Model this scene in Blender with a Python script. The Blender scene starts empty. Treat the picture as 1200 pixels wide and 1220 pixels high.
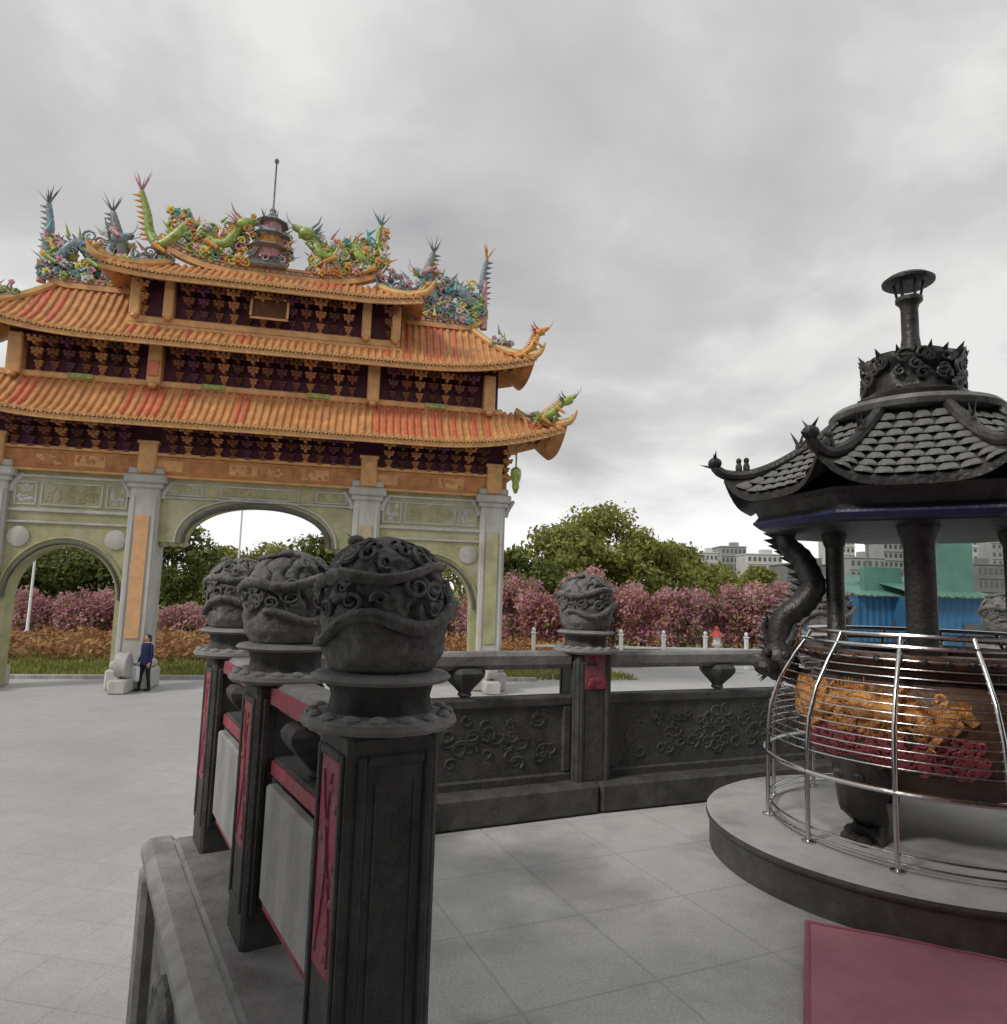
import bpy, bmesh, math, random
import numpy as np
from mathutils import Vector, Matrix, noise
random.seed(7); rng = np.random.default_rng(7)
R = math.radians; PI = math.pi
S = bpy.context.scene
COL = S.collection

# ---------------------------------------------------------------- camera, sky, sun, exposure
cam_d = bpy.data.cameras.new('camera'); cam = bpy.data.objects.new('camera', cam_d); COL.objects.link(cam)
cam_d.sensor_fit = 'HORIZONTAL'; cam_d.sensor_width = 36; cam_d.lens = 820/1200*36
cam_d.clip_start = .05; cam_d.clip_end = 5000
PITCH, ROLL, EYE = R(6.8), R(1.75), 1.5
fw = Vector((0, math.cos(PITCH), math.sin(PITCH))); rt = Vector((1, 0, 0)); up = Vector((0, -math.sin(PITCH), math.cos(PITCH)))
r2 = math.cos(ROLL)*rt + math.sin(ROLL)*up; u2 = -math.sin(ROLL)*rt + math.cos(ROLL)*up
cam.matrix_world = Matrix(((r2.x, u2.x, -fw.x, 0), (r2.y, u2.y, -fw.y, 0), (r2.z, u2.z, -fw.z, EYE), (0, 0, 0, 1)))
S.camera = cam
S.view_settings.view_transform = 'Standard'; S.view_settings.look = 'None'
S.view_settings.exposure = 0.35; S.view_settings.gamma = 1.0; S.view_settings.use_curve_mapping = False

SUN_DIR = Vector((-.66, -.52, .78)).normalized()          # towards the sun
W = bpy.data.worlds.new('World'); S.world = W; W.use_nodes = True
nt = W.node_tree; nt.nodes.clear(); L = nt.links.new
def N(t, **k):
    n = nt.nodes.new(t)
    for a, b in k.items(): setattr(n, a, b)
    return n
out = N('ShaderNodeOutputWorld'); mixs = N('ShaderNodeMixShader'); b_sky = N('ShaderNodeBackground'); b_cl = N('ShaderNodeBackground')
sky = N('ShaderNodeTexSky', sky_type='NISHITA', sun_disc=False)
sky.sun_elevation = math.asin(SUN_DIR.z); sky.sun_rotation = math.atan2(SUN_DIR.x, SUN_DIR.y)
b_sky.inputs['Strength'].default_value = .11; L(sky.outputs[0], b_sky.inputs[0])
tc = N('ShaderNodeTexCoord'); sep = N('ShaderNodeSeparateXYZ'); L(tc.outputs['Generated'], sep.inputs[0])
def MT(op, a, b=None, clamp=False):
    n = N('ShaderNodeMath', operation=op, use_clamp=clamp)
    for i, q in enumerate((a, b)):
        if q is None: continue
        if isinstance(q, (int, float)): n.inputs[i].default_value = q
        else: L(q, n.inputs[i])
    return n.outputs[0]
zp = MT('MAXIMUM', sep.outputs[2], 0.0); den = MT('ADD', zp, .30)
cx, cy = MT('DIVIDE', sep.outputs[0], den), MT('DIVIDE', sep.outputs[1], den)
comb = N('ShaderNodeCombineXYZ'); L(cx, comb.inputs[0]); L(cy, comb.inputs[1]); comb.inputs[2].default_value = 3.1
def NZ(scale, det, rough, off=0):
    n = N('ShaderNodeTexNoise'); n.inputs['Scale'].default_value = scale; n.inputs['Detail'].default_value = det; n.inputs['Roughness'].default_value = rough
    if 'Distortion' in n.inputs: n.inputs['Distortion'].default_value = .35
    if off:
        a = N('ShaderNodeVectorMath', operation='ADD'); L(comb.outputs[0], a.inputs[0]); a.inputs[1].default_value = (off, off*.7, off); L(a.outputs[0], n.inputs['Vector'])
    else: L(comb.outputs[0], n.inputs['Vector'])
    return n.outputs[0]
n1 = NZ(1.25, 6, .5, 2.3); n2 = NZ(3.2, 5, .55, 7.7)
cn = MT('ADD', MT('MULTIPLY', n1, .78), MT('MULTIPLY', n2, .22))
rmp = N('ShaderNodeValToRGB'); e = rmp.color_ramp.elements
e[0].position = .40; e[0].color = (.645, .64, .63, 1); e[1].position = .68; e[1].color = (.335, .335, .345, 1)
m_ = rmp.color_ramp.elements.new(.50); m_.color = (.475, .472, .475, 1)
L(cn, rmp.inputs[0])
hz = N('ShaderNodeMapRange', interpolation_type='SMOOTHSTEP'); L(MT('ADD', sep.outputs[2], MT('MULTIPLY', MT('SUBTRACT', n2, .5), .16)), hz.inputs[0])
hz.inputs[1].default_value = .05; hz.inputs[2].default_value = .24; hz.inputs[3].default_value = 1; hz.inputs[4].default_value = 0
mx = N('ShaderNodeMix', data_type='RGBA'); L(hz.outputs[0], mx.inputs[0]); L(rmp.outputs[0], mx.inputs[6]); mx.inputs[7].default_value = (.82, .82, .815, 1)
L(mx.outputs[2], b_cl.inputs[0]); b_cl.inputs['Strength'].default_value = 1.0
hole = N('ShaderNodeMapRange'); L(cn, hole.inputs[0]); hole.inputs[1].default_value = .27; hole.inputs[2].default_value = .34; hole.inputs[3].default_value = .8; hole.inputs[4].default_value = 0
L(hole.outputs[0], mixs.inputs[0]); L(b_cl.outputs[0], mixs.inputs[1]); L(b_sky.outputs[0], mixs.inputs[2]); L(mixs.outputs[0], out.inputs[0])

sd = bpy.data.lights.new('sun', 'SUN'); sd.energy = 1.5; sd.angle = R(12); sd.color = (1, .965, .90)
sun = bpy.data.objects.new('sun', sd); COL.objects.link(sun); sun.rotation_euler = SUN_DIR.to_track_quat('Z', 'Y').to_euler(); sun.location = (-20, -10, 30)

# ---------------------------------------------------------------- materials
MATS = {}
def mat(name, col, rough=.7, var=.25, scale=6, bump=.15, bscale=45, metal=0, spec=.35, col2=None, stain=None, st_scale=1.3, st_lo=.5, st_hi=.68, coat=0, streak=False, transl=0):
    m = bpy.data.materials.new(name); m.use_nodes = True; t = m.node_tree; ln = t.links.new
    p = t.nodes['Principled BSDF']
    p.inputs['Roughness'].default_value = rough; p.inputs['Metallic'].default_value = metal; p.inputs['Specular IOR Level'].default_value = spec
    if coat: p.inputs['Coat Weight'].default_value = coat; p.inputs['Coat Roughness'].default_value = .2
    tcn = t.nodes.new('ShaderNodeTexCoord'); src = tcn.outputs['Object']
    nz = t.nodes.new('ShaderNodeTexNoise'); nz.inputs['Scale'].default_value = scale; nz.inputs['Detail'].default_value = 7; nz.inputs['Roughness'].default_value = .62
    if streak:
        mp = t.nodes.new('ShaderNodeMapping'); mp.inputs['Scale'].default_value = (1, 1, .18); ln(src, mp.inputs[0]); ln(mp.outputs[0], nz.inputs['Vector'])
    else: ln(src, nz.inputs['Vector'])
    cr = t.nodes.new('ShaderNodeValToRGB'); a, b = cr.color_ramp.elements
    c2 = col2 if col2 else tuple(min(1, c*(1+var)) for c in col); c1 = tuple(c*(1-var) for c in col)
    a.position = .32; a.color = (*c1, 1); b.position = .68; b.color = (*c2, 1)
    ln(nz.outputs[0], cr.inputs[0]); colout = cr.outputs[0]
    if stain:
        n3 = t.nodes.new('ShaderNodeTexNoise'); n3.inputs['Scale'].default_value = st_scale; n3.inputs['Detail'].default_value = 8; n3.inputs['Roughness'].default_value = .65; ln(src, n3.inputs['Vector'])
        mr = t.nodes.new('ShaderNodeMapRange'); ln(n3.outputs[0], mr.inputs[0]); mr.inputs[1].default_value = st_lo; mr.inputs[2].default_value = st_hi
        mm = t.nodes.new('ShaderNodeMix'); mm.data_type = 'RGBA'; ln(mr.outputs[0], mm.inputs[0]); ln(colout, mm.inputs[6]); mm.inputs[7].default_value = (*stain, 1); colout = mm.outputs[2]
    ln(colout, p.inputs['Base Color'])
    if bump:
        nb = t.nodes.new('ShaderNodeTexNoise'); nb.inputs['Scale'].default_value = bscale; nb.inputs['Detail'].default_value = 6; ln(src, nb.inputs['Vector'])
        bp = t.nodes.new('ShaderNodeBump'); bp.inputs['Strength'].default_value = bump; bp.inputs['Distance'].default_value = .02; ln(nb.outputs[0], bp.inputs['Height']); ln(bp.outputs[0], p.inputs['Normal'])
        rr = t.nodes.new('ShaderNodeMapRange'); ln(nb.outputs[0], rr.inputs[0]); rr.inputs[3].default_value = max(.05, rough-.12); rr.inputs[4].default_value = min(1, rough+.12); ln(rr.outputs[0], p.inputs['Roughness'])
    if transl:
        tb = t.nodes.new('ShaderNodeBsdfTranslucent'); ln(colout, tb.inputs[0]); ms = t.nodes.new('ShaderNodeMixShader'); ms.inputs[0].default_value = transl
        ln(p.outputs[0], ms.inputs[1]); ln(tb.outputs[0], ms.inputs[2]); ln(ms.outputs[0], t.nodes['Material Output'].inputs[0])
    MATS[name] = m; return m
def paving(name, col, joint, tx, ty, rot=0, stain=None, st_scale=.6, st_lo=.45, st_hi=.7, rough=.6, jw=.012, var=.12):
    m = mat(name, col, rough=rough, var=var, scale=3.5, bump=.12, bscale=30, stain=stain, st_scale=st_scale, st_lo=st_lo, st_hi=st_hi)
    t = m.node_tree; ln = t.links.new; p = t.nodes['Principled BSDF']; tcn = [n for n in t.nodes if n.type == 'TEX_COORD'][0]
    mp = t.nodes.new('ShaderNodeMapping'); mp.inputs['Rotation'].default_value = (0, 0, rot); ln(tcn.outputs['Object'], mp.inputs[0])
    br = t.nodes.new('ShaderNodeTexBrick'); ln(mp.outputs[0], br.inputs['Vector']); br.offset = 0.0
    br.inputs['Scale'].default_value = 1; br.inputs['Brick Width'].default_value = tx; br.inputs['Row Height'].default_value = ty; br.inputs['Mortar Size'].default_value = jw; br.inputs['Mortar Smooth'].default_value = .1
    br.inputs['Color1'].default_value = (.97, .97, .97, 1); br.inputs['Color2'].default_value = (1.03, 1.03, 1.03, 1); br.inputs['Mortar'].default_value = (*joint, 1)
    link = p.inputs['Base Color'].links[0]; src = link.from_socket
    mm = t.nodes.new('ShaderNodeMix'); mm.data_type = 'RGBA'; mm.blend_type = 'MULTIPLY'; mm.inputs[0].default_value = 1; ln(src, mm.inputs[6]); ln(br.outputs[0], mm.inputs[7])
    sp = t.nodes.new('ShaderNodeTexNoise'); sp.inputs['Scale'].default_value = 90; sp.inputs['Detail'].default_value = 4; ln(tcn.outputs['Object'], sp.inputs['Vector'])
    sr = t.nodes.new('ShaderNodeValToRGB'); sr.color_ramp.elements[0].position = .34; sr.color_ramp.elements[0].color = (.83, .83, .83, 1); sr.color_ramp.elements[1].position = .62; sr.color_ramp.elements[1].color = (1.07, 1.07, 1.06, 1); ln(sp.outputs[0], sr.inputs[0])
    m3 = t.nodes.new('ShaderNodeMix'); m3.data_type = 'RGBA'; m3.blend_type = 'MULTIPLY'; m3.inputs[0].default_value = 1; ln(mm.outputs[2], m3.inputs[6]); ln(sr.outputs[0], m3.inputs[7]); ln(m3.outputs[2], p.inputs['Base Color'])
    return m
paving('plaza', (.42, .418, .413), (.86, .86, .86), .6, .6, R(11), stain=(.365, .363, .358), st_scale=.25, rough=.75, jw=.008, var=.06)
paving('terrace', (.58, .577, .565), (.80, .80, .80), .6, .6, R(-24), stain=(.41, .407, .40), st_scale=.75, st_lo=.47, st_hi=.58, rough=.5, var=.08, jw=.006)
mat('granite_dark', (.075, .073, .070), rough=.72, var=.35, scale=9, bump=.35, bscale=70, stain=(.13, .128, .122), st_scale=3.2, st_lo=.52, st_hi=.75)
mat('granite_carved', (.14, .137, .131), rough=.75, var=.4, scale=14, bump=.5, bscale=60, stain=(.30, .295, .285), st_scale=6, st_lo=.48, st_hi=.72)
mat('granite_mid', (.26, .256, .248), rough=.75, var=.25, scale=7, bump=.3, bscale=60, stain=(.13, .125, .12), st_scale=2.4)
mat('granite_light', (.38, .375, .36), rough=.75, var=.2, scale=7, bump=.3, bscale=55, stain=(.22, .215, .20), st_scale=1.7, streak=True)
mat('red_paint', (.33, .055, .085), rough=.6, var=.3, scale=11, bump=.25, stain=(.30, .20, .20), st_scale=5, st_lo=.5, st_hi=.7)
mat('gate_stone_grey', (.46, .45, .42), rough=.8, var=.18, scale=2.2, bump=.3, bscale=25, stain=(.34, .33, .28), st_scale=.8, streak=True)
mat('gate_stone_green', (.35, .34, .19), rough=.8, var=.25, scale=1.8, bump=.35, bscale=22, stain=(.42, .40, .30), st_scale=.7)
mat('gate_stone_dark', (.10, .10, .085), rough=.8, var=.3, scale=2.2, bump=.3, bscale=25)
mat('couplet_tan', (.60, .34, .17), rough=.65, var=.15, scale=3, bump=.2)
mat('gate_stone_tan', (.45, .36, .22), rough=.75, var=.2, scale=2.4, bump=.3)
mat('orange_glaze', (.56, .27, .11), rough=.5, var=.28, scale=2.6, bump=.2, bscale=14, stain=(.44, .19, .075), st_scale=1.4, spec=.4)
mat('gold_trim', (.60, .32, .125), rough=.42, var=.25, scale=3, bump=.25, bscale=20, spec=.5)
mat('orange_beam', (.46, .20, .075), rough=.55, var=.3, scale=2.5, bump=.3, bscale=16)
mat('red_tile', (.56, .145, .085), rough=.35, var=.2, scale=3, bump=.15, bscale=14, spec=.5)
mat('brown_mid', (.20, .075, .03), rough=.6, var=.3, scale=3, bump=.2)
mat('purple_lacquer', (.13, .035, .065), rough=.5, var=.35, scale=3, bump=.2)
mat('maroon', (.075, .014, .03), rough=.6, var=.4, scale=3, bump=.2)
mat('brown_dark', (.10, .035, .012), rough=.6, var=.35, scale=3, bump=.2)
mat('orn_green', (.20, .30, .07), rough=.35, var=.4, scale=9, bump=.5, bscale=18, col2=(.42, .50, .12), spec=.5)
mat('orn_blue', (.14, .22, .28), rough=.35, var=.4, scale=9, bump=.5, bscale=18, col2=(.32, .40, .44), spec=.5)
mat('orn_yellow', (.62, .50, .10), rough=.4, var=.3, scale=9, bump=.4, bscale=18)
mat('orn_teal', (.12, .36, .34), rough=.4, var=.35, scale=9, bump=.4, bscale=18)
mat('orn_pink', (.50, .17, .22), rough=.4, var=.3, scale=9, bump=.4, bscale=18, col2=(.70, .42, .44))
mat('orn_gold', (.60, .28, .06), rough=.35, var=.35, scale=9, bump=.4, bscale=18, spec=.5)
mat('orn_white', (.52, .52, .50), rough=.4, var=.25, scale=9, bump=.4, bscale=18)
mat('orn_red', (.55, .07, .06), rough=.4, var=.3, scale=9, bump=.3)
mat('orn_grey', (.20, .21, .21), rough=.45, var=.4, scale=9, bump=.4, bscale=18)
mat('bronze', (.045, .043, .042), rough=.42, var=.35, scale=7, bump=.35, bscale=40, metal=.45, spec=.5, stain=(.11, .105, .10), st_scale=3)
mat('bronze_tile', (.20, .197, .19), rough=.5, var=.35, scale=10, bump=.3, bscale=40, metal=.15, stain=(.10, .098, .095), st_scale=4)
mat('burner_gold', (.62, .30, .10), rough=.5, var=.4, scale=16, bump=.6, bscale=70, metal=.3, stain=(.22, .09, .04), st_scale=9, st_lo=.52, st_hi=.7)
mat('burner_red', (.32, .07, .085), rough=.5, var=.35, scale=10, bump=.3)
mat('steel', (.62, .62, .62), rough=.24, var=.06, scale=8, bump=.03, metal=1)
mat('platform_top', (.46, .455, .44), rough=.6, var=.2, scale=5, bump=.2, stain=(.30, .295, .285), st_scale=2.5)
mat('platform_side', (.085, .083, .08), rough=.5, var=.3, scale=6, bump=.25, stain=(.13, .128, .12), st_scale=3)
mat('mat_red', (.56, .235, .29), rough=.95, var=.16, scale=2.5, bump=.6, bscale=260, stain=(.47, .20, .24), st_scale=1.6)
mat('mat_edge', (.44, .16, .20), rough=.95, var=.15, scale=6, bump=.5, bscale=200)
mat('black_rubber', (.015, .015, .016), rough=.5, var=.2)
mat('pot_bronze', (.13, .075, .050), rough=.45, var=.4, scale=6, bump=.35, bscale=45, metal=.4, stain=(.06, .055, .05), st_scale=3)
mat('ash', (.25, .245, .24), rough=1, var=.2)
mat('grass', (.13, .165, .03), rough=.95, var=.35, scale=1.2, bump=.6, bscale=9, stain=(.17, .14, .05), st_scale=.18)
mat('leaf_green', (.22, .24, .055), rough=.6, var=.5, scale=.55, bump=0, col2=(.40, .41, .11), transl=.35)
mat('leaf_dark', (.10, .13, .025), rough=.6, var=.5, scale=.6, bump=0, col2=(.21, .24, .06), transl=.3)
mat('leaf_pink', (.58, .23, .31), rough=.7, var=.3, scale=.5, bump=0, col2=(.76, .46, .51), transl=.4)
mat('leaf_orange', (.42, .21, .095), rough=.7, var=.4, scale=.9, bump=0, col2=(.50, .27, .12), transl=.25)
mat('bark', (.10, .075, .05), rough=.9, var=.35, scale=5, bump=.6, bscale=20)
mat('white_paint', (.72, .72, .70), rough=.5, var=.08, bump=.1)
mat('city_grey', (.30, .305, .31), rough=.8, var=.15, scale=.2, bump=0)
mat('city_pale', (.50, .50, .49), rough=.8, var=.12, scale=.2, bump=0)
mat('city_dark', (.17, .175, .18), rough=.8, var=.15, scale=.2, bump=0)
mat('window_dark', (.08, .09, .10), rough=.25, var=.2, bump=0, spec=.6)
mat('blue_sheet', (.035, .13, .25), rough=.5, var=.25, scale=.9, bump=.1)
mat('teal_sheet', (.095, .215, .175), rough=.5, var=.25, scale=.9, bump=.1)
mat('concrete', (.33, .33, .32), rough=.85, var=.2, scale=3, bump=.3)
mat('skin', (.45, .26, .18), rough=.6, var=.08, bump=.05)
mat('hair', (.02, .016, .014), rough=.6, var=.2)
mat('cloth_navy', (.016, .018, .075), rough=.9, var=.3, scale=15, bump=.3)
mat('cloth_black', (.02, .02, .025), rough=.9, var=.3, scale=15, bump=.3)
mat('cloth_white', (.70, .74, .78), rough=.9, var=.1, scale=15, bump=.3)
mat('temple_wall', (.13, .035, .025), rough=.8, var=.3, scale=2, bump=.2)
mat('temple_dark', (.05, .045, .04), rough=.8, var=.3, scale=2, bump=.2)

# ---------------------------------------------------------------- mesh builder
class MB:
    def __init__(s): s.v = []; s.f = []; s.mi = []; s.M = None; s.cur = 0
    def add(s, vs, fs):
        o = len(s.v)
        if s.M is not None: vs = [s.M @ Vector(q) for q in vs]
        s.v += [tuple(q) for q in vs]; s.f += [tuple(i+o for i in q) for q in fs]; s.mi += [s.cur]*len(fs); return s
    def box(s, c, d, rz=0, b=0, ry=0, rx=0):
        hx, hy, hz = d[0]/2, d[1]/2, d[2]/2; vs = []; fs = []
        if b <= 0:
            vs = [(x, y, z) for x in (-hx, hx) for y in (-hy, hy) for z in (-hz, hz)]
            fs = [(0, 1, 3, 2), (4, 6, 7, 5), (0, 4, 5, 1), (2, 3, 7, 6), (0, 2, 6, 4), (1, 5, 7, 3)]
        else:
            b = min(b, hx*.9, hy*.9, hz*.9); idx = {}
            for sx in (-1, 1):
                for sy in (-1, 1):
                    for sz in (-1, 1):
                        for a in range(3):
                            q = [sx*(hx-b), sy*(hy-b), sz*(hz-b)]; q[a] = (sx, sy, sz)[a]*(hx, hy, hz)[a]
                            idx[(sx, sy, sz, a)] = len(vs); vs.append(tuple(q))
            for a in range(3):
                o = [i for i in range(3) if i != a]
                for sg in (-1, 1):
                    lp = []
                    for p, q in ((-1, -1), (1, -1), (1, 1), (-1, 1)):
                        k = [0, 0, 0]; k[a] = sg; k[o[0]] = p; k[o[1]] = q; lp.append(idx[(*k, a)])
                    fs.append(tuple(lp if (sg > 0) == (a != 1) else lp[::-1]))
            for a in range(3):                     # edges parallel to axis a
                o = [i for i in range(3) if i != a]
                for p in (-1, 1):
                    for q in (-1, 1):
                        def K(t, ax):
                            k = [0, 0, 0]; k[a] = t; k[o[0]] = p; k[o[1]] = q; return idx[(*k, ax)]
                        lp = (K(-1, o[0]), K(1, o[0]), K(1, o[1]), K(-1, o[1]))
                        sgn = p*q*(1 if a != 1 else -1)
                        fs.append(lp if sgn < 0 else lp[::-1])
            for sx in (-1, 1):
                for sy in (-1, 1):
                    for sz in (-1, 1):
                        lp = [idx[(sx, sy, sz, a)] for a in range(3)]
                        fs.append(tuple(lp if sx*sy*sz > 0 else lp[::-1]))
        m = Matrix.Translation(c)
        if rz: m = m @ Matrix.Rotation(rz, 4, 'Z')
        if ry: m = m @ Matrix.Rotation(ry, 4, 'Y')
        if rx: m = m @ Matrix.Rotation(rx, 4, 'X')
        return s.add([m @ Vector(q) for q in vs], fs)
    def lathe(s, prof, n=24, c=(0, 0, 0), fn=None, ph=0, axis=None):
        vs = []; fs = []
        for i, (r, z) in enumerate(prof):
            for k in range(n):
                a = 2*PI*k/n+ph; rr = r+(fn(a, i, z) if fn else 0); vs.append((rr*math.cos(a), rr*math.sin(a), z))
        m = len(prof)
        for i in range(m-1):
            for k in range(n):
                k2 = (k+1) % n; fs.append((i*n+k, i*n+k2, (i+1)*n+k2, (i+1)*n+k))
        if prof[0][0] > 1e-4: fs.append(tuple(range(n))[::-1])
        if prof[-1][0] > 1e-4: fs.append(tuple((m-1)*n+k for k in range(n)))
        M_ = Matrix.Translation(c)
        if axis is not None: M_ = M_ @ Vector(axis).to_track_quat('Z', 'Y').to_matrix().to_4x4()
        return s.add([M_ @ Vector(q) for q in vs], fs)
    def tube(s, pts, rad, n=8, flat=1.0):
        pts = [Vector(p) for p in pts]; m = len(pts)
        if not hasattr(rad, '__len__'): rad = [rad]*m
        vs = []; fs = []; up_ = None
        for i, p in enumerate(pts):
            t = (pts[min(i+1, m-1)]-pts[max(i-1, 0)])
            t = t.normalized() if t.length > 1e-9 else Vector((0, 0, 1))
            if up_ is None:
                up_ = Vector((0, 0, 1)) if abs(t.z) < .9 else Vector((1, 0, 0))
            up_ = (up_-t*up_.dot(t)); up_ = up_.normalized() if up_.length > 1e-6 else t.orthogonal().normalized()
            sd_ = t.cross(up_)
            for k in range(n):
                a = 2*PI*k/n; vs.append(p+(up_*math.cos(a)*flat+sd_*math.sin(a))*rad[i])
        for i in range(m-1):
            for k in range(n):
                k2 = (k+1) % n; fs.append((i*n+k, i*n+k2, (i+1)*n+k2, (i+1)*n+k))
        fs.append(tuple(range(n))[::-1]); fs.append(tuple((m-1)*n+k for k in range(n)))
        return s.add(vs, fs)
    def ell(s, c, r, n=10, m=7, rot=None):
        if not hasattr(r, '__len__'): r = (r, r, r)
        vs = [(0, 0, -1)]; fs = []
        for i in range(1, m):
            a = -PI/2+PI*i/m
            for k in range(n): vs.append((math.cos(a)*math.cos(2*PI*k/n), math.cos(a)*math.sin(2*PI*k/n), math.sin(a)))
        vs.append((0, 0, 1)); T = len(vs)-1
        for k in range(n):
            k2 = (k+1) % n; fs.append((0, 1+k2, 1+k)); fs.append((T, 1+(m-2)*n+k, 1+(m-2)*n+k2))
            for i in range(m-2): fs.append((1+i*n+k, 1+i*n+k2, 1+(i+1)*n+k2, 1+(i+1)*n+k))
        M_ = Matrix.Translation(c)
        if rot is not None: M_ = M_ @ rot
        return s.add([M_ @ Vector((q[0]*r[0], q[1]*r[1], q[2]*r[2])) for q in vs], fs)
    def grid(s, P, closed=False):
        n, m = len(P), len(P[0]); vs = [q for row in P for q in row]; fs = []
        for i in range(n-1 if not closed else n):
            i2 = (i+1) % n
            for j in range(m-1): fs.append((i*m+j, i2*m+j, i2*m+j+1, i*m+j+1))
        return s.add(vs, fs)
    def sweep(s, sect_at, ts):
        """sect_at(t) -> list of points of a closed section; lofted, capped"""
        secs = [sect_at(t) for t in ts]; n = len(secs[0]); vs = [q for q_ in secs for q in q_]; fs = []
        for i in range(len(secs)-1):
            for k in range(n):
                k2 = (k+1) % n; fs.append((i*n+k, i*n+k2, (i+1)*n+k2, (i+1)*n+k))
        fs.append(tuple(range(n))[::-1]); fs.append(tuple((len(secs)-1)*n+k for k in range(n)))
        return s.add(vs, fs)
    def spike(s, base, tip, w, side=None):
        base, tip = Vector(base), Vector(tip); d = (tip-base).normalized(); a = (Vector(side) if side else d.orthogonal()).normalized()*w; b = d.cross(a).normalized()*w*.45
        return s.add([base+a, base+b, base-a, base-b, tip], [(0, 1, 4), (1, 2, 4), (2, 3, 4), (3, 0, 4), (3, 2, 1, 0)])
    def mesh(s, name, mats, smooth=False, recalc=True, ang=40):
        me = bpy.data.meshes.new(name); me.from_pydata(s.v, [], s.f)
        if not isinstance(mats, (list, tuple)): mats = [mats]
        for q in mats: me.materials.append(MATS[q])
        if len(mats) > 1: me.polygons.foreach_set('material_index', s.mi)
        if recalc:
            bm = bmesh.new(); bm.from_mesh(me); bmesh.ops.recalc_face_normals(bm, faces=bm.faces)
            bm.to_mesh(me); bm.free()
        if smooth:
            me.polygons.foreach_set('use_smooth', [True]*len(me.polygons))
            me.set_sharp_from_angle(angle=R(ang))
        me.update(); return me
    def build(s, name, mats, parent=None, smooth=False, loc=None, rz=0, **k):
        return link(name, s.mesh(name, mats, smooth, **k), parent, loc, rz)
def link(name, me, parent=None, loc=None, rz=0, rot=None, scale=None):
    o = bpy.data.objects.new(name, me); COL.objects.link(o)
    if parent: o.parent = parent
    if loc is not None: o.location = loc
    if rz: o.rotation_euler = (0, 0, rz)
    if rot: o.rotation_euler = rot
    if scale: o.scale = scale
    return o
def empty(name, loc, rz=0):
    o = link(name, None, None, loc, rz); o.empty_display_size = .2; return o
def tag(o, label=None, cat=None, group=None, kind=None):
    if label: o['label'] = label
    if cat: o['category'] = cat
    if group: o['group'] = group
    if kind: o['kind'] = kind
    return o
def stuff(o): o['kind'] = 'stuff'; return o
def struct(o): o['kind'] = 'structure'; return o
def lerp(a, b, t): return a+(b-a)*t

# ---------------------------------------------------------------- ground, plaza, terrace
PZ = -1.65
m = MB(); q = 2500; m.add([(-q, -q, PZ-.03), (q, -q, PZ-.03), (q, q, PZ-.03), (-q, q, PZ-.03)], [(0, 1, 2, 3)]); struct(m.build('ground', 'grass'))
GA = R(11.5); GU = Vector((math.cos(GA), math.sin(GA), 0)); GN = Vector((math.sin(GA), -math.cos(GA), 0)); GC = Vector((-7.79, 21.96, 0))
def gp(u, w, z=PZ): return GC+GU*u+GN*w+Vector((0, 0, z))
m = MB(); pl = [gp(-60, -2.0), gp(-60, 60), gp(60, 60), gp(60, -13.0), gp(10.2, -8.0), gp(9.8, -2.0)]
m.sweep(lambda t: [Vector((q.x, q.y, PZ-.2+.2*t)) for q in pl], (0, 1)); struct(m.build('plaza', 'plaza'))
m = MB(); m.M = Matrix.Translation(GC+Vector((0, 0, PZ))) @ Matrix.Rotation(GA, 4, 'Z')
m.box((-25, 2.1, .03), (69.6, .2, .20), b=.02); struct(m.build('kerb', 'granite_light'))
P1, P2, P3, P4, P6 = Vector((-.365, 2.20, 0)), Vector((-.96, 3.16, 0)), Vector((-1.56, 4.17, 0)), Vector((.64, 5.2, 0)), Vector((2.89, 6.14, 0))
P7 = P6+(P6-P4)
dA = (P3-P1).normalized(); nA = Vector((-dA.y, dA.x, 0))          # nA points left, away from the terrace
dB = (P4-P3).normalized(); nB = Vector((-dB.y, dB.x, 0)); dC = (P6-P4).normalized(); nC = Vector((-dC.y, dC.x, 0))
edge0 = P1+nA*.26-dA*.22
corner = P3+nA*.26+dA*.26
poly = [edge0+nA*9, edge0, corner, P4+nB*.27, P7+nC*.27+dC*8, Vector((16, -14, 0)), Vector((-9, -14, 0))]
m = MB(); m.sweep(lambda t: [Vector((q.x, q.y, lerp(PZ-.1, 0, t))) for q in poly], (0, 1)); struct(m.build('terrace', ['terrace']))
# stair flight going down from the terrace beside the bastion
for k in range(1, 10):
    m = MB(); c = edge0+nA*2.6+dA*(.3*k-.15); h = 1.65-.165*k
    m.box((c.x, c.y, PZ+h/2), (.30, 5.1, h), rz=math.atan2(dA.y, dA.x), b=.01); struct(m.build('stair_step', 'granite_mid'))

# unseen temple hall added behind the viewer so its porch shades the near stonework
th_ = empty('shade_temple_hall', (2.5, -6, 0)); tag(th_, 'unseen dark red temple hall with deep tiled porch, added to shade near stonework', 'temple')
m = MB(); m.box((0, -1, 2.6), (24, .5, 5.2), b=.03); m.build('wall', 'temple_wall', th_)
for x in (-10.5, -6.3, -2.1, 2.1, 6.3, 10.5):
    m = MB(); m.lathe([(.42, 0), (.42, .3), (.28, .42), (.27, 5.0), (.36, 5.2)], 20, c=(x, 3.6, 0)); m.build('column', 'temple_dark', th_, True)
for x in (-8.4, -4.2, 0, 4.2, 8.4):
    m = MB(); m.box((x, -.70, 1.6), (2.0, .12, 3.2), b=.02); dr_ = m.build('door', 'temple_dark', th_); m = MB(); m.box((x, -.62, 1.6), (.06, .06, 2.9), b=.01); m.build('door_rail', 'gold_trim', dr_)
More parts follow.
